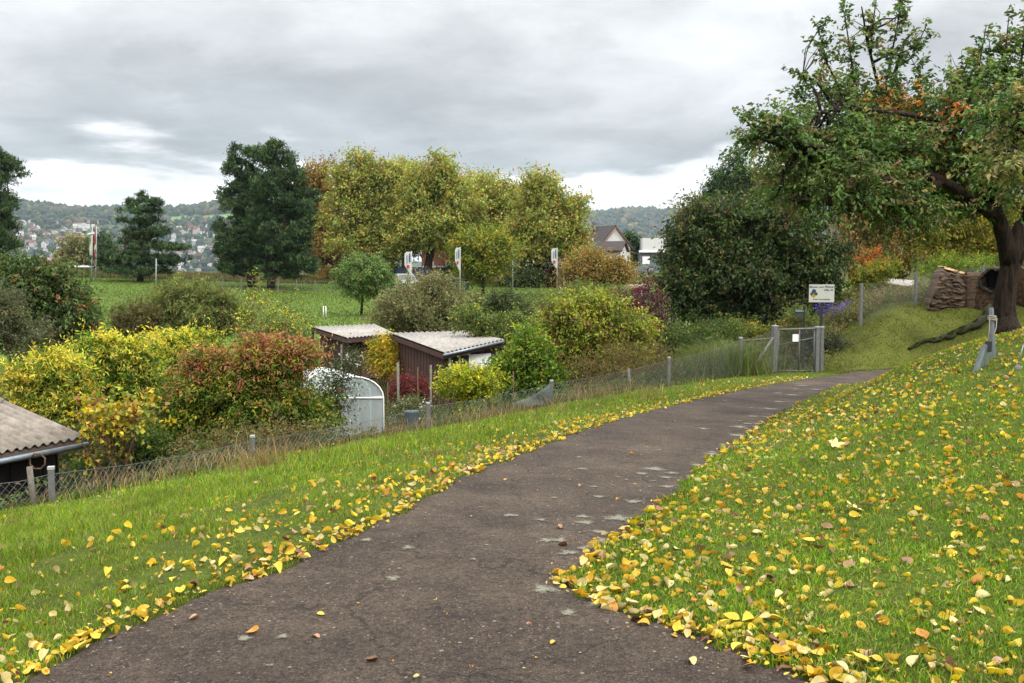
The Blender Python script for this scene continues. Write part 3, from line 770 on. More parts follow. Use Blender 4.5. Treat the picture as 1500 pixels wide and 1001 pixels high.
    # a few large maple leaves
    for k, (px, py, s, lab) in enumerate(((1223, 660, .17, 'large pale yellow maple leaf lying on the lawn nearest the path bend'), (1250, 755, .13, 'cream maple leaf curled upright in the middle of the lawn'), (1268, 750, .12, 'pale maple leaf with raised points beside a curled cream leaf'))):
        w = hit(px, py); n = 20; v = [(0, 0, 0)]
        for q in range(n):
            a = 2 * math.pi * q / n; r = (.5 if q % 4 == 0 else (.24 if q % 2 == 0 else .34)) * (1 - .25 * (math.cos(a) < -.6))
            v.append((r * math.cos(a), r * math.sin(a), .28 * r + .12 * math.sin(q * 2.3) * r))
        me = bpy.data.meshes.new('maple_leaf'); me.from_pydata(v, [], [(0, 1 + q, 1 + (q + 1) % n) for q in range(n)])
        me.materials.append(plain('maple_leaf_skin', tuple(c * 1.2 for c in S(236, 216, 130)), .5, .15, 9) if k == 0 else bpy.data.materials['maple_leaf_skin'])
        o = bpy.data.objects.new('maple_leaf', me); COL.objects.link(o); o.location = w + np.array([0, 0, .045]); o.scale = (s,) * 3
        o.rotation_euler = (.45, .2 * k, 1.1 * k); tag(o, lab, 'maple leaf')
place_leaves()
def grit():
    x, y = view_samples(26000, 3.0, 14, 1.2, -50, 1500); e = edge_dist(x, y)
    k = (e < -.01) & (RNG.random(len(x)) < .12 + .8 * np.exp(e / .10)); x, y = x[k], y[k]; n = len(x)
    z = H(x, y) + .008 + .008 * vnoise(x, y, .5, 12) + .004 * vnoise(x, y, .12, 14)
    s = .0025 + .006 * RNG.random(n) ** 3
    T0 = np.array([[0, 0, .8], [1, 0, 0], [-.5, .85, 0], [-.5, -.85, 0]], float)
    V = np.stack([x, y, z], 1)[:, None] + T0[None] * s[:, None, None] * RNG.uniform(.5, 1.5, (n, 1, 3))
    T = np.array([[0, 1, 2], [0, 2, 3], [0, 3, 1]])[None] + (np.arange(n) * 4)[:, None, None]
    c = jitter(pal_cols(n, [(S(150, 140, 126, .5), 4), (S(100, 80, 60, .5), 4), (S(190, 176, 140, .5), 2), (S(196, 150, 60, .6), 1.5)]), .25)
    tag(np_mesh('path_grit', V.reshape(-1, 3), T.reshape(-1, 3), np.repeat(c, 4, 0), M_FLAT), 'loose grit and leaf crumbs along the asphalt edges', 'grit', kind='stuff')
grit()

# ------------------------------------------------------------------ trees
G = lambda r, g, b: S(r, g, b, .68)
PAL_PINE = [(G(74, 100, 62), 5), (G(102, 126, 76), 3), (G(54, 74, 50), 3), (G(98, 110, 70), 1)]
PAL_PLANE = [(G(178, 176, 84), 4), (G(198, 194, 104), 2), (G(150, 154, 70), 3), (G(186, 152, 78), 1.3), (G(146, 162, 78), 4)]
PAL_BROWN = [(G(164, 130, 66), 4), (G(140, 108, 56), 3), (G(168, 154, 74), 3), (G(124, 120, 56), 2)]
PAL_YGREEN = [(G(124, 138, 44), 4), (G(160, 152, 48), 2), (G(90, 112, 42), 3), (G(184, 158, 50), 1)]
PAL_MIDG = [(G(118, 146, 76), 4), (G(136, 160, 90), 3), (G(94, 120, 60), 3), (G(138, 146, 84), 1)]
PAL_OLIVE = [(G(134, 134, 84), 4), (G(156, 152, 102), 3), (G(106, 112, 64), 3), (G(130, 112, 72), 1)]
PAL_DARK = [(G(66, 86, 40), 5), (G(86, 106, 50), 3), (G(54, 66, 36), 3), (G(122, 122, 64), 1.2), (G(108, 88, 54), .5)]
PAL_CHERRY = [(G(92, 120, 52), 5), (G(112, 140, 68), 3), (G(72, 98, 42), 3), (G(138, 146, 78), 1.5), (G(160, 148, 84), .6)]
GRP_PARK = 'plane trees in the row behind the meadow'

def pine(name, label, base, spec, d, tr, n, group, leaf=.42, **kw):
    bl = [B(px, py, rx, ry, d, rd) for px, py, rx, ry, rd in spec]
    return tree(name, label, 'pine tree', base, bl, PAL_PINE, n, 14, leaf * .85, .3, tr, group, mat=M_NEEDLE, aspect=.24, lk=16, lf=.26, droop=-.5, horiz=.1, flat=.6, shell=.1, jit=.28, split=.15, twig=.42, rise=.7, gap=.46, **kw)
def gb(px, d):  # base on terrain
    x = (px - 750) / F * d
    return (x, d)
def build_far_trees():
    pine('pine_tree', 'dark pine cut off by the left edge of the photo', gb(-6, 70), [(-8, 250, 30, 34, 1.8), (-6, 300, 32, 36, 2), (-4, 345, 40, 34, 2.4), (2, 240, 18, 22, 1), (-14, 380, 30, 22, 2)], 70, .3, 1500, 'dark pines', leaf=.34)
    pine('pine_tree', 'solitary dark pine with layered branches beside the two tall flags', gb(207, 100),
         [(205, 290, 7, 9, .8), (186, 298, 14, 6, 1.2), (224, 297, 16, 6, 1.2), (206, 308, 32, 8, 2), (205, 324, 40, 6, 2.6), (214, 341, 46, 7, 3), (192, 352, 36, 6, 2.6), (222, 362, 50, 8, 3.2), (176, 378, 46, 9, 3.2), (225, 381, 46, 8, 3.5), (200, 396, 46, 8, 3.4)], 100, .35, 2400, 'dark pines')
    pine('pine_tree', 'massive dark pine, left of the close pair in front of the hill', gb(370, 95),
         [(362, 245, 28, 28, 2), (350, 290, 26, 36, 2.4), (375, 300, 36, 50, 3), (350, 345, 40, 28, 3), (385, 350, 40, 34, 3), (338, 380, 30, 22, 2.4), (372, 392, 40, 20, 3)], 95, .42, 4200, 'dark pines')
    pine('pine_tree', 'massive dark pine, right of the close pair, taller and touching the autumn trees', gb(397, 93),
         [(398, 232, 28, 22, 1.8), (415, 245, 24, 26, 1.8), (405, 275, 44, 36, 3), (425, 305, 40, 40, 3), (435, 350, 34, 36, 3), (400, 345, 40, 36, 3), (440, 385, 28, 28, 2.4), (410, 392, 34, 20, 2.6)], 93, .42, 4600, 'dark pines')
    def bro(px, d, bl, pal, n, label, grp, tr=.35, leaf=.36, name='plane_tree', cat='plane tree', **kw):
        kw.setdefault('lk', 14); kw.setdefault('lf', .3); kw.setdefault('gap', .42); kw.setdefault('rise', .4)
        return tree(name, label, cat, gb(px, d), [B(*b[:4], d, b[4] if len(b) > 4 else None) for b in bl], pal, n, 8, leaf, .42, tr, grp, shell=.3, **kw)
    bro(475, 118, [(470, 275, 34, 34), (478, 320, 40, 40), (485, 370, 44, 34), (505, 395, 40, 20)], PAL_BROWN, 3000, 'rusty brown autumn tree right behind the tall dark pines', GRP_PARK, name='autumn_tree', cat='tree')
    bro(545, 108, [(520, 258, 32, 32), (560, 262, 36, 30), (525, 310, 48, 44), (575, 320, 40, 44), (545, 355, 60, 30), (505, 280, 26, 30)], PAL_PLANE, 5200, 'broad yellow olive plane tree behind the small round meadow tree', GRP_PARK)
    bro(630, 104, [(640, 262, 34, 30), (670, 285, 36, 32), (615, 290, 34, 40), (655, 320, 56, 40), (625, 348, 44, 20), (595, 340, 34, 30)], PAL_PLANE, 4800, 'tall yellow olive plane tree with thick dark trunk above the brick house', GRP_PARK, tr=.5)
    bro(590, 124, [(590, 275, 30, 30), (600, 320, 40, 40), (580, 360, 36, 30)], PAL_PLANE, 2200, 'olive plane tree standing further back between the two tallest crowns', GRP_PARK)
    bro(695, 122, [(700, 290, 26, 30), (695, 330, 34, 36)], PAL_PLANE, 1800, 'paler plane tree further back left of the narrow one', GRP_PARK)
    bro(765, 120, [(765, 300, 26, 28), (765, 340, 34, 34)], PAL_PLANE, 1600, 'plane tree further back right of the narrow one', GRP_PARK)
    bro(735, 110, [(735, 285, 22, 28), (745, 315, 30, 34), (725, 350, 34, 30), (712, 300, 24, 34)], PAL_PLANE, 2400, 'narrow olive plane tree in the gap right of the tallest crown', GRP_PARK)
    bro(785, 100, [(788, 285, 28, 26), (825, 305, 32, 22), (790, 330, 50, 34), (835, 340, 26, 28), (775, 362, 44, 22), (820, 364, 34, 22)], PAL_PLANE, 4200, 'airy yellow plane tree with a slim grey trunk before the beige house', GRP_PARK, tr=.28)
    bro(708, 84, [(705, 362, 36, 24), (700, 385, 34, 20), (722, 378, 26, 24)], PAL_YGREEN, 2300, 'smaller green and yellow tree between the banner flags', None, tr=.16, leaf=.26, name='small_tree', cat='tree')
    bro(893, 84, [(858, 393, 24, 14), (893, 396, 26, 13), (848, 402, 26, 12), (905, 402, 18, 10)], PAL_BROWN, 2200, 'low brown orange tree with dark forked trunk in front of the white gabled house', None, tr=.16, leaf=.24, name='small_tree', cat='tree')
    bro(921, 170, [(920, 362, 15, 18), (925, 375, 12, 14)], [(G(52, 84, 40), 3), (G(70, 100, 46), 2)], 700, 'dense green tree between the white gabled house and the flat white building', None, tr=.3, leaf=.5, name='green_tree', cat='tree')
    bro(112, 125, [(110, 370, 26, 20), (130, 375, 22, 18), (92, 378, 14, 12)], PAL_OLIVE, 1100, 'grey green tree behind the low pale building left of the flags', None, leaf=.4, name='small_tree', cat='tree')
    bro(150, 118, [(150, 368, 14, 24), (158, 385, 16, 18)], PAL_PINE, 700, 'narrow dark conifer right beside the red flag', None, leaf=.35, name='conifer', cat='conifer')
    for px, w, h, d, pal, lab in ((735, 44, 9, 100, PAL_OLIVE, 'low olive bush along the far meadow edge below the small green and yellow tree'), (800, 30, 12, 99, [(G(96, 40, 44), 4), (G(70, 34, 36), 3)], 'dark red bush right of the slim grey trunk'), (850, 40, 10, 98, PAL_OLIVE, 'low grey green bush at the foot of the brown orange tree'),
                               (645, 34, 10, 110, PAL_DARK, 'dark bush in front of the brick house'), (770, 26, 6, 98, PAL_DARK, 'low dark hedge piece in front of the white parked car'), (560, 30, 10, 108, PAL_DARK, 'dark bush behind the round meadow tree'), (500, 40, 12, 110, PAL_BROWN, 'brown undergrowth below the rusty autumn tree')):
        tree('edge_bush', lab, 'bush', gb(px, d), [B(px, 415 - h, w, h, d, 1.5), B(px + w * .4, 412 - h * 1.3, w * .4, h * .8, d, 1)], pal, 420, 9, .24, .3, .06, 'bushes along the far meadow edge', stems=3, nb=6)
    # round tree standing on the meadow
    tree('meadow_tree', 'small round green tree alone on the meadow', 'tree', tuple(hit(529, 462)[:2]), [B(533, 404, 38, 26, 63), B(506, 412, 22, 20, 63), B(560, 414, 20, 18, 63), B(526, 384, 22, 14, 63), B(548, 390, 16, 14, 63), B(530, 424, 36, 12, 63)], PAL_MIDG, 1500, 12, .16, .17, .10, None, shell=.35, lf=.3, lk=12, droop=-.3)
    # conifer tips and autumn trees behind the large dark tree
    for px, top, w, d, lab in ((1078, 224, 22, 50, 'taller dark spruce tip above the big dark tree'), (1052, 248, 13, 52, 'slim spruce tip left of the taller spruce')):
        bl = [B(px, top + 8 + i * 9, w * (.15 + .16 * i), 7, d) for i in range(9)]
        tree('spruce_tree', lab, 'spruce', gb(px, d), bl, PAL_PINE, 900, 9, .24, .2, .15, 'spruces behind the dark tree', mat=M_NEEDLE, aspect=.25, lobed=False, droop=.3)
    bro(1110, 62, [(1115, 278, 26, 26), (1130, 300, 36, 36), (1022, 322, 30, 22), (1062, 310, 30, 26)], [(G(150, 130, 60), 3), (G(120, 122, 58), 3), (G(98, 104, 50), 2)], 2300, 'tan and olive autumn tree behind the big dark tree', None, leaf=.24, name='autumn_tree', cat='tree')
    A = [(G(164, 146, 44), 3), (G(132, 134, 44), 3), (G(96, 112, 38), 3), (G(188, 160, 56), 1)]
    A2 = [(G(150, 122, 84), 3), (G(120, 112, 64), 3), (G(170, 130, 70), 2)]
    grp = 'autumn trees behind the right garden fence'
    bro(1262, 52, [(1262, 330, 34, 40), (1250, 365, 26, 30), (1280, 365, 26, 26)], A2, 1800, 'pale tan half bare tree right of the big dark tree', grp, leaf=.16, tr=.12, name='autumn_tree', cat='tree')
    bro(1315, 54, [(1320, 335, 46, 38), (1310, 375, 40, 28), (1340, 300, 40, 36)], A, 2800, 'golden green tree behind the middle of the right garden', grp, leaf=.2, name='autumn_tree', cat='tree')
    bro(1395, 56, [(1390, 350, 44, 34), (1410, 385, 44, 24), (1380, 310, 46, 36)], A, 2800, 'yellow green tree seen above the sawn log', grp, leaf=.2, name='autumn_tree', cat='tree')
    bro(1460, 56, [(1455, 340, 46, 40), (1450, 385, 40, 24), (1520, 350, 60, 60)], A, 2800, 'golden tree seen right behind the leaning cherry trunk', grp, leaf=.2, name='autumn_tree', cat='tree')
    tree('orange_shrub', 'orange leaved shrub beside the big dark tree', 'shrub', gb(1268, 40), [B(1266, 392, 22, 20, 40), B(1278, 382, 16, 14, 40)], [(G(206, 116, 62), 4), (G(188, 134, 66), 3), (G(120, 110, 48), 2)], 500, 12, .09, .12, .04, None, stems=3)
    tree('green_shrub', 'round green shrub below the orange shrub', 'shrub', gb(1285, 38), [B(1285, 402, 22, 20, 38), B(1266, 412, 16, 14, 38)], PAL_YGREEN, 600, 12, .1, .12, .04, None, stems=3)
build_far_trees()

def dark_tree():
    d = 36
    bl = [(1100, 318, 56, 26), (1040, 350, 60, 44), (1150, 340, 70, 48), (1010, 390, 46, 48), (1075, 400, 76, 60), (1160, 400, 72, 56), (1200, 385, 42, 46), (1000, 430, 36, 34), (1060, 455, 60, 30), (1135, 455, 60, 28), (1100, 340, 70, 50), (1030, 320, 40, 24)]
    tree('dark_broadleaf_tree', 'big dense dark green tree behind the garden gate', 'tree', gb(1110, d), [B(*b, d + (0 if b[1] > 330 else 1)) for b in bl], PAL_DARK, 9000, 11, .16, .17, .28, None, lk=14, lf=.3, shell=.25, droop=.5)
dark_tree()

def shrub(name, label, cat, base_px, d, bl, pal, n, per, leaf, spread, **kw):
    kw.setdefault('stems', 5); kw.setdefault('nb', 15); kw.setdefault('trunk_r', .03)
    kw.setdefault('part', 'foliage'); kw.setdefault('tname', 'stems'); kw.setdefault('barkmat', M_TWIG)
    tr = kw.pop('trunk_r')
    return tree(name, label, cat, gb(base_px, d), [B(*b[:4], d, b[4] if len(b) > 4 else None) for b in bl], pal, n, per, leaf, spread, tr, **kw)
def build_shrubs():
    # left side
    shrub('broadleaf_shrub', 'tall dark green tree-like shrub at the left edge above the yellow bushes', 'shrub', 60, 30, [(40, 425, 46, 40), (85, 430, 42, 40), (60, 470, 60, 44), (100, 480, 34, 36), (20, 410, 34, 28), (70, 505, 56, 30)],
          [(G(92, 114, 56), 4), (G(70, 92, 46), 3), (G(116, 130, 70), 2), (G(140, 104, 60), .6)], 3000, 10, .15, .15, lk=12, droop=.5, trunk_r=.06)
    shrub('grey_shrub', 'grey green shrub at the left edge in front of the tall dark shrub', 'shrub', 10, 26, [(5, 480, 34, 52), (35, 500, 26, 40), (-20, 450, 30, 40)], [(G(112, 118, 82), 4), (G(90, 98, 62), 3), (G(140, 134, 80), 1)], 1500, 12, .07, .1)
    shrub('willow_shrub', 'loose olive willow-like shrub in front of the left meadow', 'shrub', 290, 44, [(285, 440, 56, 30), (325, 452, 34, 30), (245, 445, 36, 28), (300, 470, 60, 26)],
          [(G(134, 144, 74), 4), (G(108, 122, 60), 3), (G(156, 154, 90), 1.5)], 2200, 10, .21, .17, aspect=.22, droop=.1, trunk_r=.06, lf=.34, shell=.1)
    shrub('willow_shrub', 'lower brownish shrub left of the loose olive willow-like shrub', 'shrub', 190, 42, [(190, 468, 26, 24), (212, 470, 18, 22)], [(G(104, 108, 56), 4), (G(120, 104, 62), 2)], 700, 10, .19, .14, aspect=.22, droop=.1)
    shrub('hedge_tree', 'wide olive grey shrub behind the two brown sheds', 'shrub', 625, 50, [(620, 450, 60, 32), (660, 445, 46, 30), (585, 465, 40, 24), (640, 470, 66, 20), (640, 425, 34, 18)], PAL_OLIVE, 3600, 11, .13, .18, trunk_r=.07, lk=12)
    shrub('hedge_tree', 'darker green shrub right of the wide olive grey shrub', 'shrub', 735, 46, [(735, 455, 30, 30), (760, 465, 28, 26), (715, 470, 26, 20)], [(G(70, 84, 44), 4), (G(92, 104, 54), 3)], 1300, 11, .12, .15, trunk_r=.05)
    shrub('meadow_bush', 'pale green bush at the far right of the meadow', 'shrub', 800, 60, [(800, 440, 34, 16), (850, 435, 40, 16), (900, 440, 40, 18)], [(G(110, 128, 60), 3), (G(134, 140, 76), 2)], 1200, 10, .14, .2)
    PY = [(S(220, 212, 92, .62), 3), (S(206, 200, 84, .62), 2), (G(132, 152, 46), 4), (G(96, 124, 38), 4), (G(226, 190, 70), .7)]
    PYG = [(G(112, 142, 42), 5), (G(80, 110, 34), 5), (S(196, 198, 70, .62), 1.2)]
    def topy(cc, col, u):  # older top leaves have turned yellow
        t = (RNG.random(len(cc)) < sstep(.2, 1.15, u[:, 2] - .5 * u[:, 1] * 0 + RNG.normal(0, .3, len(cc))))[:, None]
        return np.where(t, np.array(S(228, 218, 84, .68)) * np.ones((len(cc), 3)), col)
    def frond(name, label, base, d, bl, pal, n, leaf, **kw):
        return shrub(name, label, 'shrub', base, d, bl, pal, n, 13, leaf, .12, aspect=.3, lf=.36, droop=.25, shell=.1, twig=.5, **kw)
    frond('yellow_green_shrub', 'low yellow green sumac-like bush nearest the left shed roof', 70, 23, [(45, 555, 40, 26), (85, 560, 40, 34), (60, 590, 50, 26), (100, 585, 36, 34)], PY, 1800, .125, colfn=topy)
    frond('yellow_green_shrub', 'bright yellow green sumac-like bush in the middle of the left hedge', 170, 25, [(150, 525, 40, 28), (180, 520, 40, 30), (160, 560, 56, 36), (205, 555, 36, 36), (130, 590, 40, 24)], PYG + PY[:1], 2500, .135, colfn=topy)
    frond('yellow_green_shrub', 'yellow topped bush behind the red tinged shrub', 270, 27, [(250, 515, 40, 22), (295, 512, 36, 20), (270, 545, 50, 30)], PYG + PY[:2], 1800, .135, colfn=topy)
    shrub('grape_vine', 'sprawling vine with large yellow leaves right of the left shed', 'vine', 155, 15.5, [(150, 602, 34, 14), (180, 615, 26, 18), (135, 600, 20, 10), (160, 630, 26, 18), (200, 600, 20, 12), (138, 672, 16, 18)],
          [(S(216, 190, 66, .66), 4), (G(196, 160, 80), 1.5), (G(140, 152, 56), 4), (G(160, 110, 60), .7)], 190, 5, .09, .12, aspect=.85, droop=.2, stems=7, nb=21, shell=.1)
    shrub('green_undershrub', 'dark green low shrub under the yellow vine leaves', 'shrub', 175, 16.5, [(185, 655, 40, 26), (160, 685, 50, 20), (210, 670, 34, 30)], [(G(84, 112, 38), 4), (G(60, 84, 32), 3), (G(110, 130, 44), 1)], 1300, 10, .055, .08)
    def red(cc, col, u):
        t = (RNG.random(len(cc)) < sstep(-.8, .35, cc[:, 2] + RNG.normal(0, .25, len(cc))) * .85)[:, None]
        rc = np.array([S(186, 118, 82, .6), S(202, 144, 96, .6), S(172, 144, 76, .6)])[RNG.integers(0, 3, len(cc))]
        return np.where(t, rc, col)
    shrub('red_tinged_shrub', 'large green shrub with coppery red top beside the plastic greenhouse', 'shrub', 345, 17.5,
          [(285, 565, 46, 38), (310, 530, 30, 22), (375, 530, 48, 34), (430, 530, 38, 34), (350, 560, 50, 40), (448, 605, 34, 38), (260, 610, 46, 44), (330, 610, 66, 52), (400, 610, 66, 52), (235, 640, 34, 34), (390, 655, 56, 28), (300, 655, 50, 30)],
          [(G(104, 128, 38), 5), (G(84, 110, 36), 3), (G(156, 162, 50), 2.5), (G(170, 150, 60), 1)], 6600, 10, .085, .1, colfn=red, stems=14, nb=42, lk=12, lf=.3, shell=.15, aspect=.4)
    shrub('tall_thin_shrub', 'tall sparse shrub with few yellow leaves rising before the meadow', 'shrub', 385, 28, [(382, 440, 18, 36), (400, 475, 24, 30), (430, 475, 20, 34), (375, 410, 12, 10), (360, 480, 16, 20)],
          [(G(150, 160, 60), 3), (G(112, 118, 56), 3), (S(214, 208, 70, .66), 2), (G(110, 84, 54), 2)], 200, 7, .09, .16, stems=9, nb=27, trunk_r=.018, shell=.1)
    shrub('green_shrub', 'green shrub under the tall sparse shrub', 'shrub', 430, 30, [(415, 500, 40, 22), (385, 510, 34, 20), (440, 515, 24, 18)], [(G(96, 116, 52), 4), (G(120, 128, 60), 2)], 1500, 10, .08, .11)
    shrub('yellow_shrub', 'golden yellow shrub squeezed between the two brown sheds', 'shrub', 560, 37, [(562, 508, 18, 18), (572, 525, 16, 24), (556, 528, 14, 20)], [(S(214, 180, 50, .66), 4), (G(150, 160, 50), 3), (G(204, 150, 50), 1)], 800, 10, .1, .13)
    shrub('dark_red_shrub', 'rounded dark red shrub at the foot of the nearer brown shed', 'shrub', 600, 29, [(600, 568, 24, 18), (585, 575, 14, 14), (615, 575, 14, 14)], [(G(120, 52, 48), 4), (G(96, 40, 40), 3), (G(140, 76, 60), 1)], 900, 10, .06, .08)
    shrub('yellow_shrub', 'bright yellow green shrub before the right end of the nearer shed', 'shrub', 690, 24, [(675, 556, 24, 20), (700, 566, 24, 24), (660, 565, 16, 18), (690, 590, 34, 20)], [(S(212, 206, 56, .68), 4), (G(150, 164, 40), 4), (G(110, 138, 36), 2)], 1500, 10, .07, .09)
    shrub('white_rose_bush', 'white flowering rose bush beside the greenhouse arch', 'rose bush', 590, 23, [(595, 610, 26, 24), (580, 640, 22, 22), (620, 640, 26, 20)], [(G(92, 108, 56), 4), (G(120, 116, 70), 2), (S(236, 236, 230, .7), .35)], 900, 9, .06, .09)
    shrub('rose_bush', 'rose bush with dark leaves leaning over the greenhouse roof', 'rose bush', 505, 20.5, [(492, 565, 16, 20), (485, 590, 18, 22), (512, 530, 12, 18), (476, 615, 16, 22)], [(G(82, 96, 48), 4), (G(64, 80, 38), 3), (S(236, 230, 224, .7), .3), (G(150, 90, 60), .6)], 700, 8, .06, .12, trunk_r=.015, shell=.1)
    shrub('green_shrub', 'fresh green shrub hiding the right end of the nearer shed', 'shrub', 755, 25, [(752, 558, 26, 32), (782, 540, 28, 40), (770, 505, 18, 22), (755, 585, 40, 24), (802, 560, 28, 36)], [(G(122, 150, 46), 5), (G(96, 126, 42), 4), (G(160, 170, 60), 2)], 2400, 9, .10, .11)
    shrub('tall_hedge_bush', 'tall yellow green bush with brown stems in the middle of the picture', 'shrub', 855, 27,
          [(832, 456, 36, 18), (880, 448, 36, 20), (925, 480, 34, 26), (870, 478, 58, 30), (795, 484, 34, 26), (840, 500, 56, 40), (900, 490, 50, 44), (870, 530, 60, 40), (920, 530, 40, 40), (815, 530, 34, 34)],
          [(G(148, 156, 58), 5), (G(176, 178, 66), 3), (G(112, 128, 50), 3), (G(150, 110, 60), 1.0), (G(120, 72, 56), .7)], 4800, 9, .105, .14, stems=16, nb=48, lk=14, lf=.28, shell=.1, gap=.42, twig=.45, trunk_r=.025)
    shrub('bare_stem_bush', 'brown twiggy bush under the tall yellow green bush', 'shrub', 880, 25.5, [(870, 548, 56, 34), (920, 538, 44, 34), (835, 556, 34, 28), (960, 540, 30, 26)], [(G(132, 108, 66), 4), (G(110, 112, 54), 3), (G(140, 132, 62), 1)], 1500, 9, .05, .1, stems=60, nb=120, trunk_r=.011)
    shrub('dark_purple_shrub', 'shrub with dark purple leaves left of the big dark tree', 'shrub', 945, 30, [(950, 430, 14, 34), (965, 460, 18, 26), (935, 460, 14, 22), (915, 450, 10, 18)], [(G(84, 50, 58), 5), (G(110, 60, 60), 2), (G(110, 120, 50), 1)], 330, 7, .11, .13, trunk_r=.02)
    shrub('green_shrub', 'green undergrowth at the foot of the big dark tree', 'shrub', 1010, 30, [(990, 510, 44, 30), (1030, 500, 50, 26), (960, 520, 34, 30), (1060, 520, 34, 20)], [(G(88, 108, 46), 5), (G(66, 88, 40), 4), (G(130, 140, 56), 1.4)], 2600, 10, .08, .12)
    shrub('yellow_tipped_shrub', 'shrub with yellow green shoots left of the garden gate', 'shrub', 1105, 30.5, [(1085, 490, 22, 16), (1110, 492, 20, 14), (1060, 500, 20, 14)], [(G(160, 150, 54), 3), (G(110, 124, 46), 4)], 600, 9, .08, .1)
    shrub('brown_stem_thicket', 'thicket of brown stems at the foot of the red tinged shrub', 'thicket', 340, 15.6, [(300, 655, 60, 26), (370, 650, 60, 28), (430, 645, 40, 26)], [(G(120, 100, 62), 4), (G(96, 104, 48), 3), (G(140, 124, 74), 2)], 900, 7, .05, .09, stems=60, nb=120, trunk_r=.008)
    shrub('green_shrub', 'mixed green shrub filling the gap between the nearer shed and the wide olive shrub', 'shrub', 735, 36, [(720, 480, 26, 16), (750, 485, 26, 22), (690, 470, 22, 14)], [(G(126, 140, 66), 3), (G(94, 112, 52), 3), (S(206, 200, 90, .6), .5)], 1100, 9, .12, .15)
    # garden behind the right fence
    for k, (px, d, bl, pal, n, lab) in enumerate((
        (1165, 30, [(1165, 478, 26, 18), (1150, 490, 18, 16)], [(G(120, 130, 60), 3), (G(92, 108, 50), 3), (G(200, 150, 80), .5)], 500, 'pale flowering garden plants behind the gate'),
        (1215, 29.5, [(1215, 505, 20, 22), (1195, 500, 14, 16)], [(G(62, 72, 46), 4), (G(84, 92, 60), 2)], 500, 'dark leafy plant right behind the gate post'),
        (1235, 32, [(1240, 470, 26, 26), (1225, 480, 20, 18)], [(G(110, 124, 56), 3), (G(140, 122, 84), 2), (G(90, 100, 52), 2)], 700, 'tall garden plants under the purple asters'),
        (1290, 34, [(1285, 450, 24, 22), (1310, 448, 22, 20)], [(G(128, 112, 82), 3), (G(100, 110, 56), 3), (G(120, 80, 62), 1)], 600, 'brownish withered garden plants between the right fence posts'),
        (1330, 36, [(1325, 435, 18, 16), (1350, 430, 20, 18)], [(G(110, 126, 66), 3), (G(140, 128, 84), 2)], 500, 'grey green plants behind the taller right fence post'),
        (1380, 42, [(1370, 392, 24, 20), (1400, 388, 20, 18), (1430, 392, 30, 20)], [(G(126, 150, 48), 3), (G(96, 120, 46), 3), (G(180, 190, 60), 1)], 900, 'light green shrub behind the sawn log'))):
        shrub('garden_plant', lab, 'garden plant', px, d, bl, pal, n, 9, .07, .1, trunk_r=.015)
    cc = []
    for px, py in ((1208, 450), (1222, 455), (1232, 452), (1240, 446), (1218, 449), (1204, 460), (1197, 452)):
        cc.append(P(px, py, 31.5))
    root = empty('aster_plant', (P(1220, 470, 31.5)[0], 31.5, h1(P(1220, 470, 31.5)[0], 31.5)), 'purple flowering asters beside the white sign', 'flowers')
    pts = np.repeat(np.array(cc), 34, 0) + RNG.normal(0, .09, (len(cc) * 34, 3))
    V, Q, C = leaf_quads(pts, RNG.normal(size=pts.shape), .05, .04, jitter(np.repeat(np.array([S(118, 96, 196, .7)]), len(pts), 0), .2)); np_mesh('flowers', V, Q, C, M_LEAF, root)
    mb = MB(); w = wpos(root)
    for c in cc: limb(mb, (w.x + RNG.normal() * .1, w.y, w.z), c, .008, .005, seg=3, sides=4)
    mb.build('stems', M_TWIG, root)
    # ornamental grass tuft behind the fence
    n = 2600; c = P(1048, 545, 26.5); bx = c[0] + RNG.normal(0, .55, n); by = 26.4 + RNG.normal(0, .35, n)
    o = blades('ornamental_grass', bx, by, 1.15, .012, [(G(112, 126, 62), 4), (G(92, 108, 50), 3), (G(150, 146, 90), 1)], .9, 'arching clump of long green grass behind the fence left of the gate', 'ornamental grass')
    del o['kind']
    # undergrowth filling the gardens
    x = RNG.uniform(-13, 9, 26000); y = RNG.uniform(11, 42, 26000); g = fence_side(x, y)
    k = (g > .5) & (vnoise(x, y, 1.3, 71) > .3); x, y = x[k], y[k]; per = 9
    cx = np.repeat(x, per) + RNG.normal(0, .12, len(x) * per); cy = np.repeat(y, per) + RNG.normal(0, .12, len(x) * per)
    hh = np.repeat(.15 + .55 * vnoise(x, y, 2.0, 72), per); z = H(cx, cy) + hh * RNG.random(len(cx))
    col = jitter(np.repeat(pal_cols(len(x), [(G(84, 100, 44), 4), (G(64, 82, 38), 4), (G(110, 118, 50), 2), (G(120, 92, 58), 1)]), per, 0), .2)
    V, Q, C = leaf_quads(np.stack([cx, cy, z], 1), RNG.normal(size=(len(cx), 3)) + [0, 0, .5], .085, .045, col)
    tag(np_mesh('undergrowth', V, Q, C, M_LEAF), 'tangled green garden undergrowth below the path verge', 'undergrowth', kind='stuff')
    x = RNG.uniform(8.8, 22, 14000); y = RNG.uniform(28, 46, 14000); k = fence_side(x, y) > .1; x, y = x[k], y[k]
    cx = np.repeat(x, per) + RNG.normal(0, .12, len(x) * per); cy = np.repeat(y, per) + RNG.normal(0, .12, len(x) * per)
    z = H(cx, cy) + np.repeat(.1 + .5 * vnoise(x, y, 1.6, 74), per) * RNG.random(len(cx))
    col = jitter(np.repeat(pal_cols(len(x), [(G(112, 116, 60), 4), (G(92, 104, 50), 3), (G(140, 112, 80), 2), (G(150, 140, 80), 1)]), per, 0), .2)
    V, Q, C = leaf_quads(np.stack([cx, cy, z], 1), RNG.normal(size=(len(cx), 3)) + [0, 0, .5], .09, .045, col)
